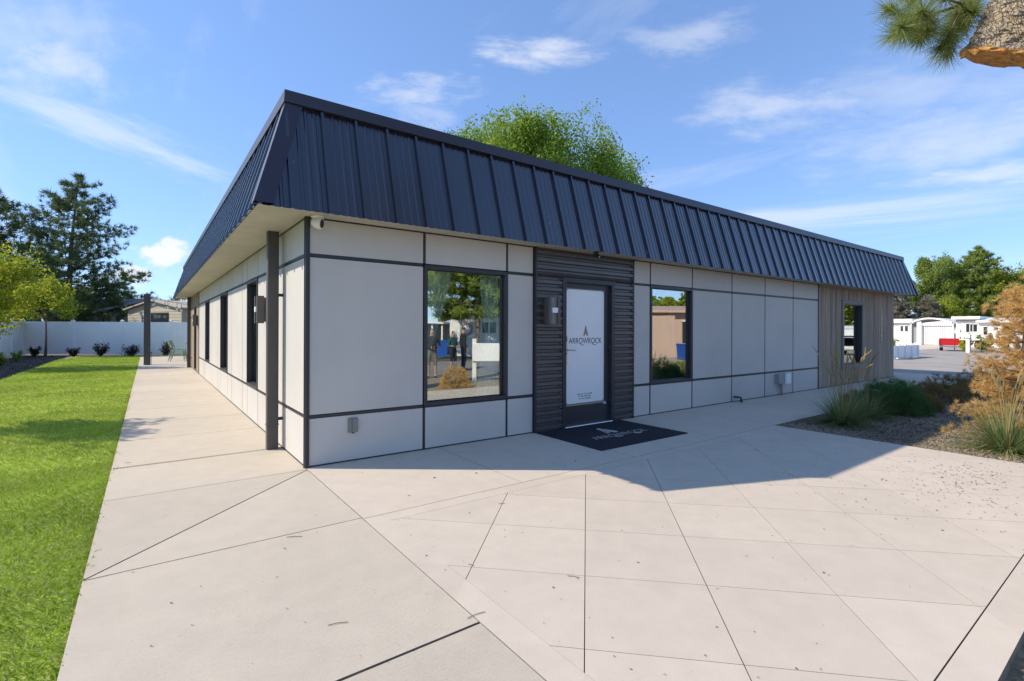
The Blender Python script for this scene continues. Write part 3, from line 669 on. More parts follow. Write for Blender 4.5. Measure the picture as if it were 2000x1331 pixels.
pd = lambda cx, cz, y: (lambda a, b, c: Vector((cx + a, y - c, cz + b)))
lettering(door, 'ink', 0.68, 0.085, pd(3.945, 1.245, 0.0225))
emblem(door, ['tan', 'tan'], 0.155, pd(3.945, 1.385, 0.0225))
rng_t = random.Random(5); m = MB()
for j, (w, z) in enumerate(((.30, .452), (.25, .418), (.23, .384))):
    x = 3.93 - w / 2
    while x < 3.93 + w / 2:
        l = rng_t.uniform(.008, .016); h = rng_t.choice((.010, .013, .016)); m.box(x, x + l * .55, 0.0215, 0.0232, z, z + h); x += l + (.012 if rng_t.random() < .15 else 0)
m.build('small_print', 'ink', door)

# wood clad end: vertical boards round a tall window, and the same on the side wall
wood = MB().box(11.80, XEND, 0.018, 0.11, 0, 0.43).box(11.80, 13.16, 0.018, 0.11, 0.43, ZS).box(14.57, XEND, 0.018, 0.11, 0.43, ZS).box(13.16, 14.57, 0.018, 0.11, 2.21, ZS)\
    .box(0.018, 0.11, 12.862, 13.80, 0, ZS).box(0.018, 0.11, 14.72, YEND, 0, ZS).box(0.018, 0.11, 13.80, 14.72, 2.13, ZS).build('wood_cladding', 'dark', B)
def boards(front, a0, a1, z0, z1):
    n = max(1, round((a1 - a0) / 0.137)); w = (a1 - a0) / n
    for i in range(n):
        p = RNG.uniform(0.0, 0.007); u0, u1 = a0 + i * w + .003, a0 + (i + 1) * w - .003
        m = MB()
        if front: m.box(u0, u1, -0.004 - p, 0.018, z0, z1)
        else: m.box(-0.004 - p, 0.018, u0, u1, z0, z1)
        m.build('board', 'wood', wood)
boards(True, 11.812, 13.15, 0.02, ZS - .06); boards(True, 14.575, XEND - .03, 0.02, ZS - .06); boards(True, 13.15, 14.575, 0.02, 0.405); boards(True, 13.15, 14.575, 2.215, ZS - .06)
boards(False, 12.862, 13.80, .02, ZS - .06); boards(False, 14.72, YEND - .03, .02, ZS - .06); boards(False, 13.80, 14.72, 2.13, ZS - .06)
MB().box(11.812, XEND, -0.03, 0.0175, ZS - .058, ZS - .001).build('fascia_board', 'wood', wood); MB().box(-0.03, 0.0175, 12.862, YEND, ZS - .058, ZS - .001).build('fascia_board', 'wood', wood)
MB().box(XEND - .03, XEND + .012, -0.014, 0.11, 0, ZS - .06).box(-0.014, 0.11, YEND - .03, YEND + .01, 0, ZS - .06).build('corner_board', 'wood', wood)
MB().box(11.772, 11.811, -0.014, 0.11, 0, ZS).build('trim_strip', 'trim', B)
ww = window('front', 13.27, 14.50, 0.52, 2.13, fw=0.03, recess=0.075)
MB().box(13.155, 13.27, -0.03, 0.05, 0.41, 2.21).box(14.50, 14.572, -0.03, 0.05, 0.41, 2.21).box(13.27, 14.50, -0.0295, 0.05, 2.13, 2.21).box(13.27, 14.50, -0.0295, 0.05, 0.41, 0.52).build('casing', 'woodtrim', ww)
window('left', 13.80, 14.72, 0.02, 2.125, fw=0.05, recess=0.05)
# house number read downwards
for i, ch in enumerate('152267'):
    me = text_mesh(ch, 0.155, 'steel', 0.006)
    o = link('house_number', me, B, (15.97, -0.024, 1.98 - i * 0.178)); o.rotation_euler = (R(90), 0, 0)
# back and far walls, floor, ceiling and inner partition
MB().box(XEND - .1, XEND, 0.112, YEND, 0, ZS).box(0.112, XEND - .1, YEND - .1, YEND, 0, ZS).build('rear_wall', 'panel', B)
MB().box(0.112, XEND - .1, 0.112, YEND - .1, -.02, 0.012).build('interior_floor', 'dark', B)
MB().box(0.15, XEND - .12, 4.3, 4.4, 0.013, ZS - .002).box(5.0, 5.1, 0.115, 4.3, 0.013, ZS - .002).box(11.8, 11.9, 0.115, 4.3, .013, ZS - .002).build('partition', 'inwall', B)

# mansard roof
EX, EY, TX, TY, TZ = -0.51, -0.37, -0.18, -0.04, 3.615
RX, RY = 17.94, 17.20            # eave ends
SET = TX - EX
roof = MB().box(EX + .026, RX - .026, EY + .026, RY - .026, ZS + .0, ZS + .03).build('mansard_roof', 'soffit', B)
MB().box(TX + .06, RX - SET - .06, TY + .06, RY - SET - .06, TZ - .12, TZ - .06).build('roof_deck', 'flash', roof)
SL = math.hypot(SET, TZ - ZS)
def roof_panel(u0, u1, U0, U1, place, cache={}):
    """profile across u, running up the slope; U0, U1 are the eave corners for clipping at the hips"""
    prof = [(0, 0), (.006, .034), (.034, .034), (.042, 0), (.105, 0), (.113, .007), (.135, .007), (.143, 0), (.185, 0), (.193, .007), (.215, .007), (.223, 0), (.265, 0), (.273, .007), (.295, .007), (.303, 0), (.342, 0)]
    prof = [(u0 + p, h) for p, h in prof if u0 + p < u1 - 1e-4] + [(u1, 0)]
    V = []; 
    for u, h in prof:
        tmax = min(1.0, max(0.0, (u - U0) / SET), max(0.0, (U1 - u) / SET))
        for t in (-0.012 if h >= 0.03 else 0.0, tmax): V.append(place(u, t, h))
    n = len(prof); F = [(2 * i, 2 * i + 2, 2 * i + 3, 2 * i + 1) for i in range(n - 1)]
    MB().add(V, F).build('roof_panel', 'roof', roof)
cn, sn = (TZ - ZS) / SL, SET / SL
pf = lambda u, t, h: (u, EY + SET * t - h * cn, ZS - 0.028 + (TZ - ZS + .028) * t + h * sn)
plf = lambda u, t, h: (EX + SET * t - h * cn, u, ZS - 0.028 + (TZ - ZS + .028) * t + h * sn)
u = -0.24 - 0.342
while u < RX:
    a, b = max(u, EX + .001), min(u + .342, RX - .001)
    if b - a > .02: roof_panel(a, b, EX, RX, pf)
    u += .342
u = EY - .1
while u < RY:
    a, b = max(u, EY + .001), min(u + .342, RY - .001)
    if b - a > .02: roof_panel(a, b, EY, RY, plf)
    u += .342
# far sides as plain sheets
MB().add([(RX, EY, ZS - .02), (RX, RY, ZS - .02), (RX - SET, RY - SET, TZ), (RX - SET, TY, TZ)], [(0, 1, 2, 3)]).add([(RX, RY, ZS - .02), (EX, RY, ZS - .02), (TX, RY - SET, TZ), (RX - SET, RY - SET, TZ)], [(0, 1, 2, 3)]).build('rear_roof_sheet', 'roof', roof)
# cap flashing
def capbar(p0, p1, dirn):
    # cross-section in the (outward, z) plane
    sec = [(-0.005, -0.015), (0.052, -0.015), (0.045, 0.100), (-0.08, 0.100), (-0.08, 0.06), (-0.005, 0.06)]
    return sec
sec = [(0.0, -0.02), (0.055, -0.02), (0.048, 0.098), (-0.10, 0.098), (-0.10, 0.05), (0.0, 0.05)]
o_ = 0.055
MB().prism([(TX - .048, TY - a, TZ + b) for a, b in sec], (RX - SET - TX + .096, 0, 0)).build('cap_flashing', 'flash', roof)
MB().prism([(TX - a * .99, TY - .0475, TZ + b - .0006) for a, b in sec][::-1], (0, RY - SET - TY + .09, 0)).build('cap_flashing', 'flash', roof)
MB().prism([(RX - SET + a * .99, TY - .0475, TZ + b - .0006) for a, b in sec], (0, RY - SET - TY + .09, 0)).build('cap_flashing', 'flash', roof)
# hip flashing: two flanges lying over the panel ribs
nf_ = np.array([0, -cn, sn]); nl_ = np.array([-cn, 0, sn])
E0 = np.array([EX, EY, ZS - .03]); T0 = np.array([TX, TY, TZ - .015])
off = (nf_ + nl_) * 0.037 / (1 + float(nf_ @ nl_))
def hip(E0, T0, ux, nf_, nl_, wf, wl, uy):
    off = (nf_ + nl_) * 0.037 / (1 + float(nf_ @ nl_)); A, Bq = E0 + off, T0 + off
    m = MB(); fl = np.array(ux) * wf; ll = np.array(uy) * wl
    m.add([A, A + fl, Bq + fl, Bq], [(0, 1, 2, 3)]); m.add([A, Bq, Bq + ll, A + ll], [(0, 1, 2, 3)])
    m.add([A + fl, A + fl - nf_ * .034, Bq + fl - nf_ * .034, Bq + fl], [(0, 1, 2, 3)]); m.add([A + ll, Bq + ll, Bq + ll - nl_ * .034, A + ll - nl_ * .034], [(0, 1, 2, 3)])
    m.build('hip_flashing', 'flash', roof)
hip(E0, T0, (1, 0, 0), nf_, nl_, 0.16, 0.15, (0, 1, 0))
nr_ = np.array([cn, 0, sn])
hip(np.array([RX, EY, ZS - .03]), np.array([RX - SET, TY, TZ - .015]), (-1, 0, 0), nf_, nr_, 0.12, 0.12, (0, 1, 0))

# downspouts
def downspout(y, x0, x1, dy, name='downspout'):
    m = MB(); m.bbox(x0, x1, y, y + dy, 0.0, ZS - .002, .008)
    d = m.build(name, 'post', B)
    for z in (0.33, 1.78):
        MB().box(x1 - .002, 0.0, y + .03, y + .055, z, z + .035).build('strap', 'trim', d)
    MB().box(x0 - .004, x1 + .004, y - .004, y + dy + .004, 0.28, 0.295).build('joint_band', 'post', d)
    return d
downspout(1.03, -0.172, -0.052, 0.10); downspout(15.95, -0.14, -0.03, 0.10)

# ------------------------------------------------------------------ things fixed to the building
def turret_camera(label, loc, aim, r=0.05, mats=('white', 'black')):
    t = thing('security_camera', label, 'camera', loc)
    a = Vector(aim).normalized(); q = a.to_track_quat('Z', 'Y')
    m = MB(); m.lathe([(0, 0.0), (r * 1.05, 0.0), (r * 1.05, -0.018), (r * .8, -0.03), (0, -0.03)], 18); m.build('mount', mats[0], t, True)
    m = MB(); m.lathe([(0, -r * .95), (r * .55, -r * .85), (r * .88, -r * .5), (r, 0), (r, r * .75), (r * .93, r * .85), (r * .78, r * .85)], 18)
    b = m.build('body', mats[0], t, True); b.rotation_mode = 'QUATERNION'; b.rotation_quaternion = q; b.location = (0, 0, -0.03 - r * .75)
    m = MB(); m.lathe([(r * .78, r * .82), (r * .5, r * .70), (0, r * .68)], 18); l = m.build('lens', mats[1], b, True)
    return t
turret_camera('white ball security camera under the soffit at the wall corner', (0.075, -0.10, ZS), (0.75, -0.62, -0.15), 0.058)
def spot_camera():
    t = thing('soffit_camera', 'tiny black security camera under the soffit above the glass door', 'camera', (3.93, -0.20, ZS))
    MB().lathe([(0, 0), (.045, 0), (.045, -.012), (0, -.012)], 14).build('mount', 'black', t)
    MB().tube([(0, 0, -.01), (.01, -.01, -.05)], .012, 8).build('arm', 'black', t)
    MB().tube([(-.02, .03, -.04), (.01, -.03, -.065), (.018, -.045, -.072)], [.024, .028, .03], 10).build('body', 'black', t)
    MB().tube([(.0185, -.046, -.0725), (.021, -.05, -.074)], [.026, .024], 10).build('lens', 'galv', t)
spot_camera()
def wall_light(label, loc, rz, group=None):
    # back plate on the wall (local +y is into the wall), U-shaped body with an open middle and a front tab
    t = thing('wall_light', label, 'wall light', loc, rz)
    MB().box(-.085, .085, -.05, 0, -.16, .16).build('back_box', 'lightbody', t)
    MB().box(-.105, -.060, -.135, -.05, -.18, .18).box(.060, .105, -.135, -.05, -.18, .18).build('side_fin', 'lightbody', t)
    MB().box(-.060, .060, -.105, -.0505, -.18, .18).build('centre_body', 'greybox', t)
    MB().box(-.045, .050, -.145, -.1055, -.030, .038).build('front_tab', 'film', t)
    return t
wall_light('boxy grey up-down light on the corrugated steel left of the door', (3.16, -0.042, 1.665), 0)
wall_light('boxy grey up-down light on the side wall by the first window', (0.0, 2.05, 1.655), R(-90))
wall_light('boxy grey up-down light on the side wall at the wooden end', (-0.01, 13.2, 1.655), R(-90))
t = thing('outlet_cover', 'small grey weatherproof outlet cover low on the corner panel', 'outlet', (0.47, 0.0, 0.385))
MB().bbox(-.05, .05, -.028, 0, -.075, .075, .006).build('box', 'greybox', t); MB().box(-.012, .045, -.042, -.0285, -.07, .07).build('lid', 'greybox', t); MB().box(-.012, .012, -.03, -.008, -.086, -.0755).build('clasp', 'black', t)
t = thing('junction_box', 'pale grey electrical box with conduit low on the panelled wall', 'junction box', (9.86, 0.0, 0.36))
MB().box(-.22, .20, -.10, -.0, -.105, .11).build('box', 'galv', t); MB().box(.03, .23, -.135, -.101, -.11, .115).build('cover', 'film', t)
MB().tube([(-.02, -.05, -.36), (-.02, -.05, -.105)], .022, 10).build('conduit', 'galv', t, True); MB().tube([(-.02, -.05, -.20), (-.02, -.05, -.17)], .034, 10).build('coupling', 'galv', t, True)
t = thing('pipe_stub', 'short bent dark pipe stub at the foot of the panelled wall', 'pipe', (8.1, 0.0, 0.0))
MB().tube([(-.10, .005, .10), (-.10, -.05, .10), (-.06, -.09, .10), (-.01, -.10, .08), (0, -.10, .001)], .018, 8).build('pipe', 'trim', t, True)
MB().lathe([(0, .0), (.035, .0), (.035, .01), (.018, .014)], 12, (0, -.10, 0)).build('flange', 'trim', t, True)

# door mat
t = thing('door_mat', 'large navy entrance mat with grey lettering in front of the door', 'mat', (3.79, -0.645, 0.0015))
MB().bbox(-0.845, 0.845, -0.60, 0.60, 0.0, 0.010, .004).build('rug', 'mat', t)
pm = lambda cx, cy, z: (lambda a, b, c: Vector((cx + a, cy + b, z + c * .3)))
lettering(t, 'matprint', 1.02, 0.135, pm(0.02, -0.12, 0.0115)); emblem(t, ['matprint', 'matprint'], 0.30, pm(0.0, 0.13, 0.0125))

# curtains behind the big front window
def curtain(label, x0t, x1t, x0m, x1m, zm, x0b, x1b):
    t = tag(bpy.data.objects.new('curtain', None), label, 'curtain')
    n = 60; zs = np.linspace(0.56, 2.14, 24); V = []
    for z in zs:
        if z > zm: k_ = (z - zm) / (2.14 - zm); k_ = k_ ** 0.8; a, b = x0m + (x0t - x0m) * k_, x1m + (x1t - x1m) * k_
        else: k_ = (zm - z) / (zm - .56); k_ = k_ ** 0.6; a, b = x0m + (x0b - x0m) * k_, x1m + (x1b - x1m) * k_
        for i in range(n):
            f = i / (n - 1); V.append((a + (b - a) * f, 0.155 + 0.022 * math.sin(f * 2 * math.pi * 6.5) + .01 * math.sin(f * 31 + z), z))
    F = [(j * n + i, j * n + i + 1, (j + 1) * n + i + 1, (j + 1) * n + i) for j in range(len(zs) - 1) for i in range(n - 1)]
    bpy.data.objects.remove(t)
    return tag(MB().add(V, F).build('curtain', 'curtain', None, True), label, 'curtain')
curtain('pale teal sheer curtain swept back to the corner side of the front window', 1.33, 1.78, 1.33, 1.37, 0.95, 1.33, 1.42)
curtain('pale teal sheer curtain hanging on the door side of the front window', 2.16, 2.46, 2.27, 2.46, 1.25, 2.12, 2.46)

# ------------------------------------------------------------------ patio at the far end of the walkway
PX = (-1.30, 18.40)
t = thing('patio_post', 'tall square bronze metal post at the edge of the patio', 'post', (*PX, 0))
MB().bbox(-.105, .105, -.105, .105, 0, 2.72, .006).build('column', 'post', t); MB().box(-.115, .115, -.115, .115, 0, .012).build('base_plate', 'post', t)
MB().box(.106, .150, -.03, .03, .40, .50).tube([(.128, 0, 0.0), (.128, 0, .40)], .012, 6).build('outlet', 'greybox', t)
def string_lights(label, a, b, sag, n):
    t = thing('string_lights', label, 'string lights', a, group='string lights over the patio')
    a = np.array(a); d = np.array(b) - a
    pts = [d * f + np.array([0, 0, -4 * sag * f * (1 - f)]) for f in np.linspace(0, 1, 25)]
    MB().tube(pts, .006, 5).build('cable', 'black', t)
    for i in range(n):
        f = (i + .5) / n; p = d * f + np.array([0, 0, -4 * sag * f * (1 - f)])
        bl = MB().tube([p, p - (0, 0, .16)], .007, 4).tube([p - (0, 0, .16), p - (0, 0, .215)], .017, 6).build('socket', 'black', t)
        MB().lathe([(.014, 0), (.03, -.03), (.036, -.06), (.026, -.088), (0, -.10)], 8, p - (0, 0, .215)).build('bulb', 'bulb', bl, True)
string_lights('cable of round bulbs strung from the patio post to the near roof corner', (-1.30, 18.40, 2.66), (0.55, 17.24, 2.50), .18, 5)
string_lights('cable of round bulbs strung from the patio post to the rear eave, sagging lowest', (-1.30, 18.40, 2.70), (2.6, 17.24, 2.50), .34, 9)
def patio_chair(label, loc, rz):
    t = thing('patio_chair', label, 'chair', loc, rz, 'sage metal chairs on the patio')
    MB().box(-.22, .24, -.23, .23, .435, .455).build('seat', 'chairgreen', t)
    for s in (-1, 1):
        MB().tube([(.20, s * .21, .44), (.27, s * .24, 0.0)], .014, 6).build('leg', 'chairgreen', t)
        MB().tube([(-.20, s * .21, .44), (-.33, s * .24, 0.0)], .014, 6).build('leg', 'chairgreen', t)
    b = MB()
    for s in (-1, 1): b.tube([(-.20, s * .21, .44), (-.26, s * .21, .62), (-.36, s * .20, .86)], .014, 6)
    for k_ in range(4): b.box(-.275 - .028 * k_, -.262 - .028 * k_, -.20, .20, .60 + .065 * k_, .65 + .065 * k_)
    b.build('backrest', 'chairgreen', t)
patio_chair('sage green metal patio chair drawn up to the near end of the dark table', (-.22, 20.35, 0), R(8))
patio_chair('sage green metal patio chair behind the other one at the dark table', (-.10, 22.3, 0), R(-12))
t = thing('patio_table', 'dark metal patio table beyond the end of the side wall', 'table', (.75, 21.0, 0))
MB().bbox(-.62, .62, -.85, .85, .72, .75, .01).build('tabletop', 'black', t)
for sx in (-.42, .42):
    for sy in (-.68, .68): MB().bbox(sx - .07, sx + .07, sy - .05, sy + .05, 0, .72, .008).build('leg', 'black', t)

# ------------------------------------------------------------------ white vinyl fence
def vinyl_fence(name, label, a, b, h, step, group=None, cat='fence'):
    a = np.array(a, float); b = np.array(b, float); L_ = np.linalg.norm(b - a); n = max(1, round(L_ / step)); w = L_ / n
    t = thing(name, label, cat, (a[0], a[1], 0), math.atan2(b[1] - a[1], b[0] - a[0]), group)
    for i in range(n + 1):
        p = MB().box(i * w - .064, i * w + .064, -.064, .064, -.06, h + .06).build('post', 'vinyl', t)
        MB().box(i * w - .075, i * w + .075, -.075, .075, h + .06, h + .075).add([(i * w + x, y, h + .075 + z) for x, y, z in ((-.07, -.07, 0), (.07, -.07, 0), (.07, .07, 0), (-.07, .07, 0), (0, 0, .045))], [(0, 1, 4), (1, 2, 4), (2, 3, 4), (3, 0, 4)]).build('cap', 'vinyl', p)
        if i < n:
            x0, x1 = i * w + .065, (i + 1) * w - .065
            q = MB().box(x0, x1, -.025, .025, h - .10, h).build('rail', 'vinyl', t); MB().box(x0, x1, -.025, .025, .03, .17).build('rail', 'vinyl', t)
            k_ = max(2, round((x1 - x0) / .29)); bw = (x1 - x0) / k_
            for j in range(k_): MB().box(x0 + j * bw + .002, x0 + (j + 1) * bw - .002, -.012, .012, .17, h - .10).build('board', 'vinyl', t)
FC = (-6.55, 30.95)
vinyl_fence('privacy_fence', 'tall white vinyl privacy fence along the back of the lawn', FC, (6.0, 22.9), 1.74, 2.34)
vinyl_fence('privacy_fence', 'tall white vinyl privacy fence running along the side behind the young trees', (-6.6, 4.0), (-6.6, 30.8), 1.74, 2.44)

# ------------------------------------------------------------------ plants
def crown_points(n, rng, radii, center, lobes, lobe_r, floor=None, boxy=False):
    lc = unit(rng.normal(size=(lobes, 3))) * (rng.random((lobes, 1)) ** 0.4)
    if boxy:
        lc = rng.uniform(-1, 1, (lobes * 4, 3)); lc = lc[(lc ** 4).sum(1) < 1]; lc = lc[np.argsort(-(lc ** 4).sum(1) * rng.uniform(.4, 1, len(lc)))][:lobes]; lobes = len(lc)
    lc = lc * np.array(radii) * (1 - lobe_r * .6)
    lr = rng.uniform(0.6, 1.25, lobes) * lobe_r * np.mean(radii)
    i = rng.integers(0, lobes, n); d = rdirs(n, rng); r = rng.random(n) ** 0.45
    P = lc[i] + d * (lr[i] * r)[:, None]
    # stray sprays that break the outline
    k_ = n // 30; j = rng.integers(0, lobes, k_); f = rng.uniform(0.9, 1.45, k_)
    base = unit(lc[rng.permutation(lobes)[:1]][0] * 0 + rng.normal(size=(lobes, 3)) + unit(lc) * 1.2 + np.array([0, 0, .6]))
    P[:k_] = lc[j] + base[j] * (lr[j] * f)[:, None] + rng.normal(size=(k_, 3)) * (lr[j] * .16)[:, None]
    P = P + np.array(center)
    if floor is not None: P[:, 2] = np.maximum(P[:, 2], floor + rng.random(n) * .2)
    return P, lc + np.array(center)
def leaf_tree(name, label, loc, height, crown_z, radii, mat, nleaf, leaf, lobes=28, lobe_r=0.34, trunk_r=0.18, seed=1, group=None, limbs=14, boxy=False):
    rng = np.random.default_rng(seed); t = thing(name, label, 'tree', loc, group=group)
    P, lc = crown_points(nleaf, rng, radii, (0, 0, crown_z), lobes, lobe_r, None, boxy)
    m = MB(); top = crown_z + radii[2] * .35; z0 = -.1
    tw = np.cumsum(rng.normal(size=(7, 2)) * trunk_r * .25, axis=0)
    tp = np.array([[tw[i][0], tw[i][1], z0 + (top - z0) * i / 6] for i in range(7)]); tp[0, :2] = 0
    m.tube(tp, [trunk_r * 1.25] + [trunk_r * (1 - .82 * i / 6) for i in range(1, 7)], 8)
    for c in lc[:limbs]:
        k_ = rng.uniform(.35, .8); s = tp[0] + (tp[-1] - tp[0]) * 0; zz = max(crown_z - radii[2] * .8, c[2] - np.hypot(c[0], c[1]) * .8)
        zz = min(max(zz, 0.25 * top), top * .95); f = (zz - z0) / (top - z0) * 6; i0 = int(min(5, f)); s = tp[i0] + (tp[i0 + 1] - tp[i0]) * (f - i0)
        mid = (s + c) / 2 + np.array([0, 0, -.06 * np.linalg.norm(c - s)]) + rng.normal(size=3) * .04 * np.linalg.norm(c - s)
        m.tube([s, mid, c], [trunk_r * .42, trunk_r * .24, trunk_r * .06], 5)
    m.build('trunk', 'bark', t, True)
    V, F = leaf_quads(P, np.full(len(P), leaf), rng, 0.55, 0.3)
    MB().add(V, F).build('crown', mat, t)
    return t
def pine_tree(name, label, loc, height, spread, mat, seed=1, first=0.25, whorls=16, per=5, tuft=0.34, ntuft=16, droop=0.1, upturn=0.35, shape=0.9, lean=(0, 0), group=None, trunk_r=0.22, dens=1.0, width=0.035, ragged=0.35):
    rng = np.random.default_rng(seed); t = thing(name, label, 'tree', loc, group=group)
    m = MB(); zs = np.linspace(-.1, height * .985, 9); T = np.array([[lean[0] * (z / height) ** 1.5 + rng.normal() * .02 * height * .15, lean[1] * (z / height) ** 1.5, z] for z in zs])
    m.tube(T, [trunk_r * (1 - .93 * i / 8) for i in range(9)], 7)
    tips = []; tdir = []
    def trunk_at(z): return np.array([np.interp(z, zs, T[:, 0]), np.interp(z, zs, T[:, 1]), z])
    for w in range(whorls):
        f = w / (whorls - 1); z = height * (first + (0.985 - first) * f)
        reach = spread * ((1 - f) ** shape * .95 + .05) * (1 if f > .12 else .7 + 2.5 * f)
        for b in range(per):
            an = 2 * math.pi * (b + rng.uniform(-.35, .35)) / per + w * 1.1; L_ = reach * rng.uniform(1 - ragged, 1 + ragged * .6)
            if L_ < .15: L_ = .15
            d = np.array([math.cos(an), math.sin(an), 0]); s = trunk_at(z + rng.uniform(-.03, .03) * height * .3)
            pts = [s + d * L_ * k_ + np.array([0, 0, L_ * (-droop * 2 * k_ + (droop + upturn) * k_ * k_)]) + rng.normal(size=3) * .02 * L_ for k_ in (0, .33, .66, 1)]
            pts[0] = s
            m.tube(pts, [trunk_r * .22 * (1 - f * .6), trunk_r * .16 * (1 - f * .6), trunk_r * .1, .008], 4)
            pts = np.array(pts); nt = max(3, int(L_ / tuft * 3.2 * dens))
            for q in range(nt):
                g = rng.uniform(.22, 1.0) ** .75; p = np.array([np.interp(g, (0, .33, .66, 1), pts[:, i]) for i in range(3)])
                off = rng.normal(size=3) * np.array([1, 1, .45]) * L_ * .13 * (1.25 - g * .55); off[2] += abs(off[0]) * .25
                tips.append(p + off); tdir.append(unit(d * .7 + off / (np.linalg.norm(off) + 1e-6) * .6 + np.array([0, 0, .55])))
    for q in range(8): tips.append(trunk_at(height * (1 - .012 * q)) + rng.normal(size=3) * .05); tdir.append(np.array([0, 0, 1.0]))
    m.build('trunk', 'bark', t, True)
    tips = np.array(tips); tdir = np.array(tdir); n = len(tips)
    P = np.repeat(tips, ntuft, 0); D = unit(np.repeat(tdir, ntuft, 0) * .75 + rdirs(n * ntuft, rng)); P = P - D * tuft * .15 + rng.normal(size=P.shape) * tuft * .12
    V, F = needles(P, D, np.full(len(P), tuft), width, rng)
    MB().add(V, F).build('crown', mat, t)
    return t
# young trees in the mulch bed along the side fence
YG = None
leaf_tree('young_tree', 'slender young yellow-green tree with a thin bare trunk before the back fence', (-5.53, 29.55, 0), 4.7, 3.05, (1.62, 1.62, 1.50), 'leaf_young', 8500, .125, 22, .34, .055, 11)
leaf_tree('young_tree', 'fuller bright green young tree beside the side fence further along', (-6.0, 19.3, 0), 4.6, 2.75, (1.85, 1.85, 1.75), 'leaf_young', 10500, .11, 24, .34, .06, 12)
leaf_tree('young_tree', 'young tree by the side fence that shades the near part of the walkway', (-5.15, 6.1, 0), 4.2, 2.65, (1.05, 1.05, .95), 'leaf_young', 3400, .105, 16, .36, .055, 13)
# pines beyond the fence
pine_tree('pine_tree', 'tall dark pine rising beyond the fence with a long side branch', (-6.9, 51.0, 0), 14.4, 5.2, 'pine', 21, .12, 19, 6, .50, 16, .05, .30, .55, (0.9, -.3), 'pines beyond the fence', .30, 1.1, .05, .6)
pine_tree('pine_tree', 'broad dark pine behind the young trees and the side fence', (-12.2, 53.5, 0), 13.6, 5.2, 'pine', 22, .10, 18, 6, .52, 15, .05, .25, .55, (0, 0), 'pines beyond the fence', .32, 1.25, .05, .35)
pine_tree('pine_tree', 'small pale pine beyond the beige house roof', (-3.0, 51.0, 0), 6.3, 1.7, 'pine_olive', 23, .25, 12, 5, .34, 14, .05, .25, .8, (0, 0), 'pines beyond the fence', .15, 1.2, .04, .3)
pine_tree('pine_tree', 'low dark pine leaning before the grey roof beyond the fence', (-4.6, 46.5, 0), 5.3, 2.6, 'pine', 24, .22, 11, 5, .40, 16, .05, .2, .45, (.5, -.3), 'pines beyond the fence', .16, 1.4, .045, .4)
pine_tree('pine_tree', 'medium dark pine filling the gap between the young tree and the grey roof', (-7.6, 44.0, 0), 7.2, 3.2, 'pine', 25, .16, 13, 6, .42, 15, .05, .2, .55, (0, 0), 'pines beyond the fence', .18, 1.3, .045, .4)
def bare_tree(label, loc, height, seed, spread):
    rng = np.random.default_rng(seed); t = thing('bare_tree', label, 'tree', loc); m = MB()
    def grow(p, d, L_, r, depth):
        q = p + d * L_; mid = (p + q) / 2 + rng.normal(size=3) * L_ * .06
        m.tube([p, mid, q], [r, r * .8, r * .6], 5)
        if depth == 0: return
        for k_ in range(rng.integers(2, 4)): grow(q - d * L_ * rng.uniform(0, .4), unit(d + rng.normal(size=3) * spread), L_ * rng.uniform(.55, .8), r * .55, depth - 1)
    grow(np.array([0, 0, -.1]), np.array([0, 0, 1.0]), height * .42, .16, 5)
    m.build('trunk', 'bark', t)
bare_tree('leafless dead tree poking out between the dark pines', (-10.2, 55.0, 0), 13.5, 5, .55)
bare_tree('thin leafless tree behind the beige house ridge', (-1.2, 52.0, 0), 5.2, 9, .35)
bare_tree('second thin leafless tree behind the beige house near the eave', (0.9, 51.0, 0), 5.4, 10, .3)
leaf_tree('shade_tree', 'low leafy tree showing over the beige house ridge', (0.4, 54.0, 0), 4.6, 3.0, (1.9, 1.9, 1.4), 'leaf_green', 2500, .22, 14, .4, .15, 31)
# tree behind the building
leaf_tree('shade_tree', 'big lime green tree rising behind the mansard roof', (*at_d(1022, 640, 36.5)[:2], 0), 15.0, 10.0, (8.0, 8.0, 4.9), 'leaf_lime', 230000, .18, 130, .27, .35, 32, limbs=40, boxy=True)
# trees behind the mobile homes
leaf_tree('shade_tree', 'large rounded green tree behind the mobile homes next to the roof end', (94.5, 17.2, 0), 13.5, 8.2, (4.2, 4.2, 5.3), 'leaf_green', 34000, .25, 40, .26, .35, 33, limbs=20)
pine_tree('pine_tree', 'tall olive green pine behind the mobile homes', (97.2, 12.6, 0), 13.9, 5.6, 'pine_olive', 34, .10, 18, 7, .55, 14, .04, .22, .62, (0, 0), 'pines behind the mobile homes', .35, 1.5, .085, .25)
leaf_tree('shade_tree', 'yellow-green tree behind the mobile homes beyond the orange conifer', (98.5, 10.3, 0), 11.0, 6.4, (3.6, 3.6, 4.6), 'leaf_yellow', 24000, .24, 30, .28, .3, 35)
leaf_tree('shade_tree', 'tall green tree at the end of the row behind the mobile homes', (105, 8.2, 0), 12.8, 7.6, (3.4, 3.4, 5.0), 'leaf_green', 22000, .25, 26, .28, .3, 36)
leaf_tree('shade_tree', 'low yellow-green tree behind the white carport', (86.5, 13.9, 0), 6.4, 4.1, (3.0, 3.0, 2.3), 'leaf_yellow', 13000, .22, 22, .32, .2, 37)
pine_tree('spruce_tree', 'grey-blue spruce beside the roof corner behind the white homes', (82.0, 18.0, 0), 7.4, 2.8, 'spruce', 38, .08, 13, 7, .50, 14, .1, .12, .5, (0, 0), None, .2, 1.4, .09, .3)
pine_tree('spruce_tree', 'brownish spruce between the roof corner and the yellow-green tree', (83.5, 15.2, 0), 6.2, 2.2, 'spruce', 39, .08, 12, 6, .46, 14, .1, .12, .5, (0, 0), None, .2, 1.4, .09, .3)

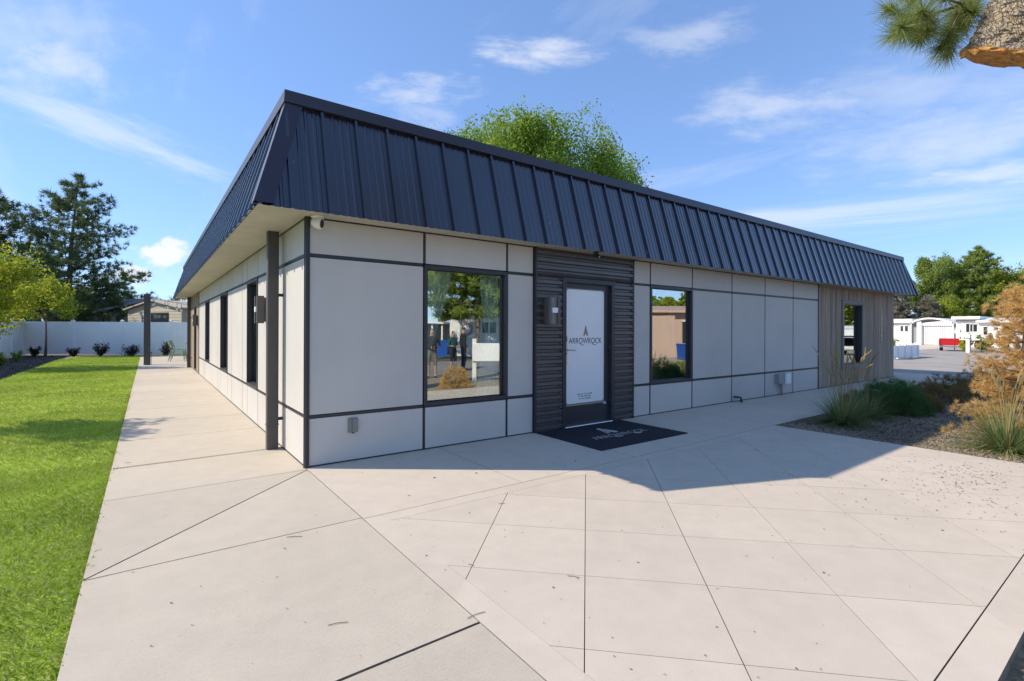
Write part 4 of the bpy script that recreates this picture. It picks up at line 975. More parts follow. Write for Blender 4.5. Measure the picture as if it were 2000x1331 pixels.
def shrub(name, label, loc, r, h, mat, n, leaf, seed, group=None, stems=9):
    rng = np.random.default_rng(seed); t = thing(name, label, 'shrub', loc, group=group); m = MB(); C = []
    for i in range(stems):
        an = rng.uniform(0, 2 * math.pi); rr_ = r * rng.uniform(.25, 1.0); e = np.array([math.cos(an) * rr_, math.sin(an) * rr_, h * rng.uniform(.55, 1.05)])
        m.tube([(0, 0, -.04), e * (.5, .5, .45), e], [.014, .010, .004], 4); k_ = n // stems
        f = rng.uniform(.3, 1.05, k_)[:, None]; C.append(e * f * np.array([1, 1, 1]) + rng.normal(size=(k_, 3)) * r * .13)
    m.build('stems', 'bark', t)
    C = np.vstack(C); C[:, 2] = np.maximum(C[:, 2], .02)
    V, F = leaf_quads(C, np.full(len(C), leaf), rng, .6, .3); MB().add(V, F).build('foliage', mat, t)
shl = [('compact dark barberry shrub nearest the young tree trunk at the back fence', 144, .30, .42), ('taller dark purple barberry shrub at the back fence between two posts', 196, .42, .62), ('wide dark purple barberry shrub at the back fence beside the patio post', 256, .48, .55), ('dark purple barberry shrub at the back fence behind the patio chairs', 325, .34, .72)]
for i, (lb, u_, r_, h_) in enumerate(shl):
    p = gnd(u_, 694.5); q_ = ray(u_, 694.5); p = p - q_ / np.linalg.norm(q_) * .35
    shrub('barberry_shrub', lb, (p[0], p[1], -.05), r_, h_, 'purple', 900, .07, 50 + i, 'dark shrubs along the back fence', 14)
for i, (lb, p) in enumerate((('small green shrub in the mulch bed before the corner of the fences', (-5.75, 24.2, -.05)), ('dark leafy shrub in the mulch bed left of the young tree trunk', (-5.75, 28.3, -.05)), ('small green plant in the mulch bed by the side fence', (-5.75, 21.5, -.05)))):
    shrub('bed_shrub', lb, p, .32, .5 if i != 1 else .55, 'leaf_green' if i != 1 else 'purple', 500, .08, 60 + i, 'shrubs in the mulch bed')

# ornamental grasses
def grass_clump(label, loc, n, hl, seed, stalks, stalk_h, spread=0.55, dry=0):
    rng = np.random.default_rng(seed); t = thing('ornamental_grass', label, 'ornamental grass', loc, group='ornamental grass clumps in the planting bed')
    an = rng.uniform(0, 2 * math.pi, n); out = np.stack([np.cos(an), np.sin(an), np.zeros(n)], 1); side = np.stack([-np.sin(an), np.cos(an), np.zeros(n)], 1)
    L_ = hl * rng.uniform(.55, 1.2, n); el = rng.uniform(.25, 1.4, n); base = out * (rng.random(n) ** .5 * .10)[:, None]; base[:, 2] = -.04
    ks = np.array([0, .35, .7, 1.0]); rings = []
    bend = rng.uniform(.3, 1.0, n) * (1.5 - el) * 1.1
    for k_ in ks:
        ang = el - bend * k_; c = base + (out * np.cos(np.clip(ang, -1.2, 1.5))[:, None] + np.array([0, 0, 1.0]) * np.sin(ang)[:, None]) * (L_ * k_)[:, None] * np.array([1, 1, 1.0])
        c[:, 2] = np.maximum(c[:, 2], -.02 + .02 * k_); w = .0055 * (1 - k_ * .92); rings += [c - side * w, c + side * w]
    V = np.stack(rings, 1).reshape(-1, 3); b0 = np.arange(n) * 8
    F = np.concatenate([np.stack([b0 + 2 * i, b0 + 2 * i + 1, b0 + 2 * i + 3, b0 + 2 * i + 2], 1) for i in range(3)])
    MB().add(V, F).build('blades', 'ograss', t)
    if stalks:
        m = MB(); hv = MB()
        for i in range(stalks):
            a = rng.uniform(0, 2 * math.pi); tilt = rng.uniform(.03, .30); h = stalk_h * rng.uniform(.7, 1.05); d = np.array([math.cos(a) * tilt, math.sin(a) * tilt, 1.0])
            pts = [d * h * f + np.array([math.cos(a), math.sin(a), -.3]) * .10 * h * f ** 3 * rng.uniform(.3, 1.6) for f in (0, .4, .72, .86, 1.0)]
            m.tube(pts[:4], .0032, 3); hv.tube(pts[2:], [.003, .0105, .004], 5)
        m.build('stalks', 'seed', t); hv.build('seed_heads', 'seed', t)
grass_clump('upright green fountain grass with tall straw plumes by the walkway edge', (7.28, -2.15, 0), 1000, .62, 71, 22, 1.2)
grass_clump('lower arching green grass clump between the plumed grass and the mugo pine', (8.25, -2.15, 0), 800, .50, 72, 8, 1.1)
grass_clump('sunlit fountain grass at the foot of the orange conifer by the plaza', (6.95, -4.0, 0), 1100, .66, 73, 16, 1.05)
grass_clump('straw-tipped grass clump at the outer corner of the roadside bed', (2.35, -5.10, -.06), 260, .34, 74, 0, 0)
# mugo pine and brown low bushes
def needle_bush(name, label, loc, r, h, mat, n, tuft, nt, width, seed, group=None):
    rng = np.random.default_rng(seed); t = thing(name, label, 'shrub', loc, group=group)
    d = rdirs(n, rng); d[:, 2] = np.abs(d[:, 2]); lump = 1 + .22 * np.sin(d[:, 0] * 5 + seed) * np.cos(d[:, 1] * 6)
    C = d * np.array([r, r, h]) * (lump * rng.uniform(.45, 1.0, n) ** .5)[:, None]
    m = MB()
    for i in range(0, n, max(1, n // 30)): m.tube([(0, 0, -.04), C[i] * .55, C[i]], [.012, .008, .003], 4)
    m.build('stems', 'bark', t)
    P = np.repeat(C, nt, 0); D = unit(np.repeat(d, nt, 0) * .7 + rdirs(len(P), rng) + np.array([0, 0, .35]))
    V, F = needles(P, D, np.full(len(P), tuft), width, rng); V[:, 2] = np.maximum(V[:, 2], -.03)
    MB().add(V, F).build('foliage', mat, t)
needle_bush('mugo_pine', 'dense round dark green mugo pine in the shaded bed', (9.15, -2.25, 0), .50, .50, 'mugo', 900, .12, 18, .006, 81)
needle_bush('mugo_pine', 'flatter dark green mugo pine between the grasses and the round one', (8.75, -1.95, 0), .35, .34, 'mugo', 450, .12, 16, .006, 82)
for i, (lb, p, r_, h_) in enumerate((('low rusty brown bush beside the round mugo pine', (10.0, -2.45, 0), .28, .24), ('dry brown mounded bush in the middle of the bed', (11.6, -2.25, 0), .55, .34), ('larger dry brown bush behind the mounded one', (13.1, -2.3, 0), .75, .42), ('farthest dry brown bush at the end of the bed', (15.2, -2.5, 0), .8, .45))):
    needle_bush('dry_bush', lb, p, r_, h_, 'brownbush', 420, .10, 14, .007, 90 + i, 'dry brown bushes in the bed')
# dead orange conifer
def dead_conifer():
    rng = np.random.default_rng(44); loc = (7.72, -4.05, 0)
    t = thing('dead_conifer', 'dead orange-brown dwarf conifer standing in the gravel bed', 'tree', loc); m = MB(); H = 1.95
    m.tube([(0, 0, -.05), (.02, 0, .6), (0, .02, 1.2), (.01, 0, H)], [.035, .028, .018, .006], 6); C = []; Dd = []
    for w in range(15):
        f = w / 14; z = .12 + 1.78 * f; reach = .56 * (1 - f) ** .6 + .14
        for b in range(6):
            an = 2 * math.pi * (b + rng.uniform(-.3, .3)) / 6 + w * .9; L_ = reach * rng.uniform(.55, 1.2); d = np.array([math.cos(an), math.sin(an), rng.uniform(-.05, .30)])
            e = np.array([0, 0, z]) + d * L_; m.tube([(0, 0, z), (np.array([0, 0, z]) + e) / 2 + np.array([0, 0, -.02]), e], [.010, .007, .003], 4)
            for q in range(int(9 + L_ * 34)):
                g = rng.uniform(.35, 1.03); C.append(np.array([0, 0, z]) + d * L_ * g + rng.normal(size=3) * .055 * (1.2 - .4 * g)); Dd.append(unit(d + rng.normal(size=3) * .4 + np.array([0, 0, .35])))
    C = np.array(C); Dd = np.array(Dd); nt = 34
    P = np.repeat(C, nt, 0); D = unit(np.repeat(Dd, nt, 0) * .9 + rdirs(len(P), rng)); V, F = needles(P, D, np.full(len(P), .072), .0050, rng)
    m.build('trunk', 'bark', t); MB().add(V, F).build('crown', 'orange', t)
dead_conifer()

# gravel, straw and debris
def stones(n, x0, x1, y0, y1, s, rng, z=-.03, slope=False):
    ico = np.array([(1, 0, 0), (-1, 0, 0), (0, 1, 0), (0, -1, 0), (0, 0, .7), (0, 0, -.7)], float); f = np.array([(0, 2, 4), (2, 1, 4), (1, 3, 4), (3, 0, 4), (2, 0, 5), (1, 2, 5), (3, 1, 5), (0, 3, 5)])
    u_ = rng.random(n); C = np.stack([x0 + (x1 - x0) * u_ ** 1.5, rng.uniform(y0, y1, n), np.full(n, z)], 1)
    if slope: C[:, 2] = z - .03 + np.array([zg(y) for y in C[:, 1]])
    S = s * rng.uniform(.5, 1.5, (n, 1, 1)); an = rng.uniform(0, 6.28, n); c, q = np.cos(an), np.sin(an)
    base = ico[None] * rng.uniform(.55, 1.35, (n, 6, 3)); rot = np.stack([base[..., 0] * c[:, None] - base[..., 1] * q[:, None], base[..., 0] * q[:, None] + base[..., 1] * c[:, None], base[..., 2]], 2)
    V = (C[:, None] + rot * S).reshape(-1, 3); F = (f[None] + (np.arange(n) * 6)[:, None, None]).reshape(-1, 3); return V, F
def sticks(n, x0, x1, y0, y1, l, w, rng, z, power=1.0):
    C = np.stack([x0 + (x1 - x0) * rng.random(n) ** power, rng.uniform(y0, y1, n), np.full(n, z) + rng.random(n) * .02], 1); an = rng.uniform(0, 6.28, n); L_ = l * rng.uniform(.3, 1.2, n)
    d = np.stack([np.cos(an), np.sin(an), rng.normal(size=n) * .12], 1); sd = np.stack([-np.sin(an), np.cos(an), np.zeros(n)], 1); h = np.array([0, 0, w])
    a = C - d * L_[:, None] / 2; b = C + d * L_[:, None] / 2; V = np.stack([a - sd * w, a + sd * w, b + sd * w, b - sd * w], 1).reshape(-1, 3); return V, np.arange(4 * n).reshape(n, 4)
rng = np.random.default_rng(6)
m = MB(); m.add(*stones(24000, 6.215, 16.5, -4.78, -1.66, .016, rng)); tag(m.build('bed_gravel', 'stone'), 'brown-grey gravel covering the planting bed beside the plaza', 'gravel', kind='stuff')
m = MB(); m.add(*sticks(7000, 6.21, 14.0, -4.78, -1.66, .07, .0026, rng, -.018, 1.6)); m.add(*sticks(260, 6.25, 9.5, -3.6, -1.8, .55, .0022, rng, -.012)); tag(m.build('bed_straw', 'chip'), 'dry straw and needles strewn over the gravel bed', 'straw', kind='stuff')
m = MB(); m.add(*stones(4500, 0.6, 7.0, -6.2, -4.82, .016, rng, slope=True)); m.add(*sticks(2600, .6, 4.0, -6.0, -4.83, .14, .003, rng, -.055)); tag(m.build('roadside_mulch', 'chip'), 'rough straw and bark mulch below the plaza edge', 'mulch', kind='stuff')
m = MB(); m.add(*stones(5000, -7.1, -4.52, -2, 30, .022, rng, z=-.04)); tag(m.build('bed_mulch', 'soil'), 'dark bark mulch in the bed along the side fence', 'mulch', kind='stuff')
def debris():
    m = MB()
    for n, x0, x1, y0, y1, s in ((260, .1, 6.1, -4.7, -1.7, .006), (260, 3.2, 6.1, -4.7, -2.6, .007), (420, 4.2, 5.4, -4.4, -3.8, .0085), (70, -1.5, 0, -4.5, 0, .006), (50, .2, 9, -1.6, -.1, .012)):
        C = np.stack([rng.uniform(x0, x1, n), rng.uniform(y0, y1, n), np.full(n, .0035)], 1)
        if n == 420: C[:, 0] = np.clip(rng.normal(4.95, .55, n), 3.6, 6.1); C[:, 1] = np.clip(rng.normal(-4.02, .26, n), -4.7, -3.2)
        an = rng.uniform(0, 6.28, n); L_ = s * rng.uniform(.4, 1.6, n); w = L_ * rng.uniform(.2, .7, n)
        d = np.stack([np.cos(an), np.sin(an), np.zeros(n)], 1); sd = np.stack([-np.sin(an), np.cos(an), np.zeros(n)], 1); up = np.array([0, 0, 1.0]) * (L_ * .25)[:, None]
        m.add(np.stack([C - d * L_[:, None], C - sd * w[:, None] + up, C + d * L_[:, None], C + sd * w[:, None] + up * .4], 1).reshape(-1, 3), np.arange(4 * n).reshape(n, 4))
    for (u_, v_, l, a) in ((930, 1203, .10, .6), (660, 1220, .09, .3), (1120, 1128, .07, -.3), (575, 1050, .10, .12), (920, 1105, .04, -.6), (1480, 880, .04, .2), (980, 985, .05, .2), (250, 905, .05, .3)):
        p = gnd(u_, v_); d = np.array([math.cos(a - YAW), math.sin(a - YAW), 0]) * l
        m.tube([p - d / 2 + (0, 0, .004), p + (0, 0, .0045) + np.array([-d[1], d[0], 0]) * .06, p + d / 2 + (0, 0, .004)], .0016, 4)
    tag(m.build('ground_litter', 'debris'), 'scattered dry seeds, leaf bits and twigs on the concrete', 'litter', kind='stuff')
debris()

# ------------------------------------------------------------------ big pine at the right: leaning trunk with a broken bark shelf
def big_pine():
    rng = np.random.default_rng(15)
    base = np.array([3.75, -6.15, zg(-6.15) - .1])
    t = thing('ponderosa_pine', 'large pine with plated grey-tan bark and a thick broken limb ending in an orange rim', 'tree', base)
    # upright trunk out of view, and a thick broken limb that arches over and hangs down with a ragged orange end
    def ringed(pts, rad, ns, amp, seed):
        P = np.array(pts); T = unit(np.gradient(P, axis=0)); V = []
        for i in range(len(P)):
            ref = np.array([math.sin(YAW), math.cos(YAW), 0.0]); a = unit(np.cross(T[i], ref)); b = np.cross(T[i], a)
            for k_ in range(ns):
                an = 2 * math.pi * k_ / ns; pl = amp * (math.sin(an * 9 + 2.2 * math.sin(i * .35)) * .5 + math.sin(i * 1.3 + 3 * math.sin(an * 6)) * .5 + rng.normal() * .45)
                V.append(P[i] + (rad[i] + pl) * (math.cos(an) * a + math.sin(an) * b))
        F = [(i * ns + k_, i * ns + (k_ + 1) % ns, (i + 1) * ns + (k_ + 1) % ns, (i + 1) * ns + k_) for i in range(len(P) - 1) for k_ in range(ns)]
        return np.array(V), F
    m = MB(); tz = np.linspace(0, 9, 40); V, F = ringed([(.10 * math.sin(z * .5), .05 * z, z) for z in tz], [.36 * (1 - .055 * z) * (1 + .35 * math.exp(-z * 2.2)) for z in tz], 30, .014, 1); m.add(V, F)
    lean_top = np.array([.1, .3, 6.0])
    E_ = at_d(1961, 116, 2.70) - base; A_ = at_d(2035, -12, 2.56) - base; B_ = at_d(2170, -300, 2.35) - base; C_ = np.array([.05, .2, B_[2] + .25])
    ctl = [E_, A_, B_, (B_ + C_) / 2 + np.array([0, 0, .22]), C_]; tt = np.concatenate([np.linspace(0, 1.2, 46), np.linspace(1.25, 4, 30)])
    pts = np.array([[np.interp(t_, range(5), [c[q] for c in ctl]) for q in range(3)] for t_ in tt])
    for _ in range(6): pts[1:-1] = (pts[:-2] + 2 * pts[1:-1] + pts[2:]) / 4
    rad = np.array([.178 + .022 * math.exp(-(t_ / .12) ** 2) + .02 * t_ for t_ in tt]); ns_l = 44
    V, F = ringed(pts, rad, ns_l, .008, 2)
    V[:ns_l] += rng.normal(size=(ns_l, 3)) * .012; F1 = [f for f in F if f[0] < 3 * ns_l]; F0 = [f for f in F if f[0] >= 3 * ns_l]
    n0 = m.n; m.add(V, F0); m.F.append((np.array(F1) + n0, 1)); m.F.append((np.array([[n0 + k_ for k_ in range(ns_l - 1, -1, -1)]]), 1))
    m.build('trunk', ['pbark', 'obark'], t)
    # hanging branch with long needles: tips where the photograph shows tufts
    tips = [(1745, 68), (1735, 18), (1775, 40), (1800, 22), (1812, 62), (1838, 95), (1850, 108), (1850, 60), (1870, 30), (1885, 52), (1830, -20), (1770, -15), (1890, 0), (1905, 22), (1795, 78), (1760, 52)]
    root = at_d(1960, -120, 2.9) - base; hub = at_d(1880, 8, 2.9) - base; hub2 = at_d(1810, 32, 2.9) - base
    m = MB(); m.tube([root + np.array([.4, -.3, .25]), root, hub, hub2], [.03, .02, .012, .008], 6); P = []; D = []
    for i, (u_, v_) in enumerate(tips):
        e = at_d(u_, v_, 2.9 + rng.uniform(-.22, .22)) - base; s = hub2 if u_ < 1830 else hub
        mid = (s + e) / 2 + np.array([0, 0, -.02]); m.tube([s, mid, e], [.007, .006, .004], 5); ax = unit(e - mid + np.array([0, 0, .01]))
        n = 420; g = rng.random(n) ** 1.3; p = e - ax * (g * .16)[:, None]; d = unit(ax * .75 + rdirs(n, rng) * .95 + np.array([0, 0, -.10])); P.append(p); D.append(d)
    P = np.vstack(P); D = np.vstack(D); V, F = needles(P, D, np.full(len(P), .135), .0030, rng)
    m.build('branch', 'bark', t, True); MB().add(V, F).build('needles', 'pine_near', t)
    # upper crown above the frame
    for i in range(1): pass
    C = []; Dd = []; m = MB()
    for i in range(70):
        z = rng.uniform(5.2, 9.2); a = rng.uniform(0, 6.28); L_ = rng.uniform(.8, 2.4); d = np.array([math.cos(a), math.sin(a), .2]); ax = np.array([0.0, .05 * z]); s = np.array([ax[0], ax[1], z])
        m.tube([s, s + d * L_ * .5, s + d * L_], [.04, .025, .006], 4)
        for q in range(7): C.append(s + d * L_ * rng.uniform(.4, 1.0) + rng.normal(size=3) * .15); Dd.append(unit(d + np.array([0, 0, .5])))
    C = np.array(C); Dd = np.array(Dd); P = np.repeat(C, 30, 0); D = unit(np.repeat(Dd, 30, 0) * .6 + rdirs(len(P), rng)); V, F = needles(P, D, np.full(len(P), .2), .006, rng)
    m.build('limb', 'bark', t); MB().add(V, F).build('crown', 'pine', t)
def pbark():
    mt, N, L, P = new_mat('plated_bark')
    v = N.new('ShaderNodeTexVoronoi'); v.inputs['Scale'].default_value = 55; v.feature = 'DISTANCE_TO_EDGE'
    g = N.new('ShaderNodeNewGeometry'); mp = N.new('ShaderNodeMapping'); mp.inputs['Scale'].default_value = (1, 1, .55); nz = N.new('ShaderNodeTexNoise'); nz.inputs['Scale'].default_value = 9
    L.new(g.outputs['Position'], nz.inputs['Vector']); ad = N.new('ShaderNodeVectorMath'); ad.operation = 'MULTIPLY_ADD'; ad.inputs[1].default_value = (.12, .12, .12)
    L.new(nz.outputs['Color'], ad.inputs[0]); L.new(g.outputs['Position'], ad.inputs[2]); L.new(ad.outputs[0], mp.inputs[0]); L.new(mp.outputs[0], v.inputs['Vector'])
    f2 = noise(N, L, 26, 8, .75)
    c = ramp(N, L, f2, [(.3, (.24, .20, .165)), (.45, (.46, .39, .32)), (.6, (.58, .46, .28)), (.75, (.56, .50, .44))])
    c = mixc(N, L, c, ramp(N, L, v.outputs['Distance'], [(0, (.5, .45, .42)), (.10, (1, 1, 1))]), .5, 'MULTIPLY'); L.new(c, P.inputs['Base Color']); P.inputs['Roughness'].default_value = .95
    b = N.new('ShaderNodeBump'); b.inputs['Strength'].default_value = .9; b.inputs['Distance'].default_value = .03; h = N.new('ShaderNodeMath'); h.operation = 'ADD'
    L.new(ramp(N, L, v.outputs['Distance'], [(0, (0, 0, 0)), (.15, (1, 1, 1))]), h.inputs[0]); L.new(f2, h.inputs[1]); L.new(h.outputs[0], b.inputs['Height']); L.new(b.outputs[0], P.inputs['Normal'])
    return mt
MT['pbark'] = pbark()
MT['obark'] = M('orange_inner_bark', (.42, .20, .05), .95, var=.5, scale=22, bump=1.0, bscale=55)
big_pine()

# ------------------------------------------------------------------ houses beyond the back fence
def house(name, label, loc, rz, w, d, h, ridge, wallmat, roofmat, over=.3, windows=(), doors=(), siding=0.0):
    """local x along the front, front at y=0 facing -y, gable ridge along y (ridge height above the eave at mid x)"""
    t = thing(name, label, 'house', loc, rz); m = MB()
    m.prism([(0, 0, -.4), (w, 0, -.4), (w, 0, h), (w / 2, 0, h + ridge), (0, 0, h)], (0, d, 0)); wl = m.build('wall', wallmat, t)
    if siding:
        z = .1
        while z < h - .1:
            MB().prism([(0.02, -.004, z), (0.02, -.028, z), (0.02, -.008, z + siding), (0.02, -.004, z + siding)], (w - .04, 0, 0)).build('siding_board', wallmat, wl); z += siding
    th = .12; rf = MB()
    for s in (0, 1):
        a = (-over, h - ridge * over / (w / 2)) if s == 0 else (w + over, h - ridge * over / (w / 2)); b = (w / 2, h + ridge)
        P = [(a[0], -over, a[1] + .02), (b[0], -over, b[1] + .02), (b[0], -over, b[1] + th), (a[0], -over, a[1] + th)]
        rf.prism(P if s == 0 else P[::-1], (0, d + 2 * over, 0))
    rf.build('roof', roofmat, t)
    for (x0, x1, z0, z1, k_) in windows:
        f = MB().box(x0 - .05, x1 + .05, -.05, -.004, z0 - .05, z0).box(x0 - .05, x1 + .05, -.05, -.004, z1, z1 + .05).box(x0 - .05, x0, -.05, -.004, z0, z1).box(x1, x1 + .05, -.05, -.004, z0, z1)
        for q in range(1, k_): xm = x0 + (x1 - x0) * q / k_; f.box(xm - .025, xm + .025, -.05, -.004, z0, z1)
        f = f.build('window', 'white', t); MB().box(x0, x1, -.018, -.006, z0, z1).build('pane', 'darkglass', f)
    for (x0, x1, z1, mt) in doors:
        dd = MB().box(x0, x1, -.035, -.004, 0.02, z1).build('door', mt, t); MB().box(x0 + .04, x1 - .04, -.045, -.0355, .12, z1 - .08).build('door_panel', 'darkglass' if mt == 'trim' else mt, dd)
    return t
# house fronts face the camera side
ang = R(-64)
pA = at_d(250, 640, 38.0); house('beige_house', 'beige lap-sided gabled house beyond the back fence behind the patio post', (pA[0], pA[1], 0), ang, 7.2, 8.0, 2.80, .60, 'beige', 'beige', .25,
      ((2.0, 2.62, 1.3, 2.38, 2),), ((3.25, 5.6, 2.55, 'trim'),), .21)
pB = at_d(128, 640, 41.0); house('grey_roof_house', 'low house with a grey shingle roof beyond the fence, left of the beige one', (pB[0] , pB[1], 0), ang, .01 + 5.0, 7.0, 2.5, .02, 'beige', 'greyroof', .2, ((3.0, 3.8, 1.2, 2.1, 1),))
m = MB(); R_ = Matrix.Rotation(ang, 4, 'Z')
gr = bpy.data.objects['grey_roof_house']
rf = [o for o in gr.children if o.name.startswith('roof')][0]
MB().prism([(-.3, -.3, 2.55), (-.3, -.3, 2.68), (-.3, 3.5, 3.95), (-.3, 7.3, 2.68), (-.3, 7.3, 2.55), (-.3, 3.5, 3.75)], (5.6, 0, 0)).build('roof_slope', 'greyroof', rf)

# ------------------------------------------------------------------ mobile homes across the yard (fronts face -X, lit by the sun)
XH = 66.0
def yx(u_, x=XH): return at_x(u_, 650, x)[1]
def zx(u_, v_, x=XH): return at_x(u_, v_, x)[2]
def face_box(m, x0, x1, ua, ub, z0, z1): m.box(x0, x1, min(yx(ua), yx(ub)), max(yx(ua), yx(ub)), z0, z1); return m
t = thing('mobile_home', 'white mobile home with a double window at the far side of the yard', 'mobile home', (XH, yx(1764), 0)); Y0 = yx(1764)
ya, yb = yx(1700) - Y0, yx(1780) - Y0
MB().box(0, 9, yb, ya, -.1, 2.35).build('wall', 'white', t); MB().prism([(-.35, yb - .1, 2.35), (-.35, yb - .1, 2.55), (-.1, yb - .1, 2.78), (9, yb - .1, 2.78), (9, yb - .1, 2.35)][::-1], (0, ya - yb + .3, 0)).build('roof', 'white', t)
w0, w1 = yx(1773.5) - Y0, yx(1758.5) - Y0; f = MB().box(-.05, -.004, w0, w1, 1.35, 1.42).box(-.05, -.004, w0, w1, 2.0, 2.07).box(-.05, -.004, (w0 + w1) / 2 - .07, (w0 + w1) / 2 + .07, 1.42, 2.0).build('window', 'white', t); MB().box(-.03, -.005, w0 + .02, w1 - .02, 1.42, 2.0).build('pane', 'darkglass', f)
MB().box(-.02, -.003, yb, ya, .42, .47).build('skirt_trim', 'galv', t)
# carport with a corrugated screen
Yc = yx(1830); t = thing('carport', 'white arched carport with a grey corrugated screen between the mobile homes', 'carport', (XH - 1.0, Yc, 0))
ya, yb = yx(1783) - Yc, yx(1868) - Yc; n = 10; arch = [(0, ya + (yb - ya) * i / n, 2.35 + .52 * math.sin(math.pi * (i / n) ** .85)) for i in range(n + 1)]
MB().prism(arch + [(0, y, z - .16) for _, y, z in arch[::-1]], (7, 0, 0)).build('roof', 'white', t)
g0, g1 = yx(1866) - Yc, yx(1804) - Yc
MB().prism([(0.1, g0, 2.02)] + [(0.1, g0 + (g1 - g0) * i / 6, 2.02 + .10 + .34 * math.sin(math.pi * (.35 + .5 * i / 6))) for i in range(7)] + [(0.1, g1, 2.02)], (.06, 0, 0)).build('gable_panel', 'white', t)
MB().box(.12, .2, g1, ya - .55, -.1, 2.45).build('side_panel', 'white', t); MB().box(.12, .2, yb, g0, -.1, 2.2).build('side_panel', 'white', t)
scr = MB().box(.30, .33, g0, g1, 0, 2.02).build('screen', 'trim', t); ns_ = 15
for i in range(ns_): yy = g0 + (g1 - g0) * (i + .5) / ns_; MB().prism([(.30, yy - .075, .02), (.24, yy - .045, .02), (.24, yy + .045, .02), (.30, yy + .075, .02)], (0, 0, 1.98)).build('corrugation', 'vinyl', scr)
MB().box(1.2, 1.3, ya - .55, ya, -.1, 2.5).build('recess_wall', 'galv', t)
for yy in (g0, g1, ya - .08): MB().box(.0, .1, yy - .05, yy + .05, -.1, 2.4).build('post', 'white', t)
Yd = yx(1895); t = thing('mobile_home', 'white mobile home with flat roof and three windows behind the red trailer', 'mobile home', (XH - 4, Yd, 0)); X2 = XH - 4
ya, yb = yx(1867, X2) - Yd, yx(1912, X2) - Yd; Yd_ = Yd
MB().box(0, 10, yb, ya, -.1, 2.55).build('wall', 'white', t); MB().box(-.5, 10, yb - .15, ya + .25, 2.60, 2.86).box(-.30, 9.9, yb, ya, 2.55, 2.60).build('roof', 'white', t); MB().box(-.02, -.004, yb, ya, 2.38, 2.55).build('painted_eave_shade', 'galv', t)  # the thin grey strip stands in for the shade under the eave
for (ua, ub, z0, z1) in ((1887, 1893, 1.35, 2.15), (1895, 1899, 1.4, 2.1), (1901, 1908, 1.4, 2.1)):
    w1, w0 = yx(ua, X2) - Yd, yx(ub, X2) - Yd; f = MB().box(-.06, -.006, w0 - .05, w1 + .05, z0 - .06, z0).box(-.06, -.006, w0 - .05, w1 + .05, z1, z1 + .06).build('window', 'white', t); MB().box(-.03, -.007, w0, w1, z0, z1).build('pane', 'darkglass', f)
w1, w0 = yx(1878, X2) - Yd, yx(1884, X2) - Yd; dd = MB().box(-.04, -.006, w0, w1, .3, 2.2).build('door', 'vinyl', t); MB().box(-.05, -.0405, w0 + .1, w1 - .1, 1.5, 2.0).build('door_window', 'darkglass', dd)
MB().box(-.10, -.007, yx(1877, X2) - Yd, yx(1874.5, X2) - Yd, 1.35, 1.62).build('meter_box', 'galv', t)
X3 = XH - 5; Ye = yx(1950, X3); t = thing('mobile_home', 'long low white mobile home partly hidden by the orange conifer', 'mobile home', (X3, Ye, 0)); ya, yb = yx(1913, X3) - Ye, yx(2040, X3) - Ye
MB().box(0, 8, yb, ya, -.1, 2.25).build('wall', 'white', t); MB().prism([(-.4, yb, 2.25), (-.4, yb, 2.42), (3, yb, 2.72), (8, yb, 2.5), (8, yb, 2.25)][::-1], (0, ya - yb + .2, 0)).build('roof', 'white', t)
for (ua, ub) in ((1921, 1928), (1960, 1975)):
    w1, w0 = yx(ua, X3) - Ye, yx(ub, X3) - Ye; f = MB().box(-.06, -.004, w0 - .06, w1 + .06, 1.05, 1.12).box(-.06, -.004, w0 - .06, w1 + .06, 1.85, 1.92).build('window', 'white', t); MB().box(-.03, -.005, w0, w1, 1.12, 1.85).build('pane', 'darkglass', f)
# low vinyl planter fence with plants
vinyl_fence('planter_fence', 'low white vinyl fence enclosing plants at the edge of the asphalt yard', (29.2, 3.55), (33.42, 3.55), .66, 1.05)
vinyl_fence('planter_fence', 'return side of the low white planter fence facing the far homes', (33.42, 3.65), (33.42, 7.2), .66, 1.15)
shrub('planter_shrub', 'bright green leafy bush growing inside the low white fence', (31.9, 4.6, -.035), .75, 1.05, 'leaf_yellow', 700, .16, 101)
shrub('planter_shrub', 'paler green bush inside the low white fence near the building', (30.6, 4.4, -.035), .6, .85, 'leaf_green', 500, .15, 102)
shrub('roadside_shrub', 'orange-yellow bush beside the red trailer', (44.5, at_x(1884, 684, 44.5)[1], -.035), .34, 1.0, 'leaf_young', 500, .14, 103)
shrub('roadside_shrub', 'green bush beside the white mailbox post', (44.4, 2.8, -.035), .7, 1.2, 'leaf_green', 800, .16, 104)
t = thing('mailbox_post', 'white mailbox post at the edge of the asphalt yard', 'mailbox', (43.9, 3.45, -.035)); MB().box(-.07, .07, -.10, .10, 0, 1.0).build('post', 'white', t); MB().box(-.16, .30, -.13, .13, 1.0, 1.26).build('box', 'vinyl', t); MB().box(-.02, .10, -.6, .45, .86, .94).build('arm', 'white', t)

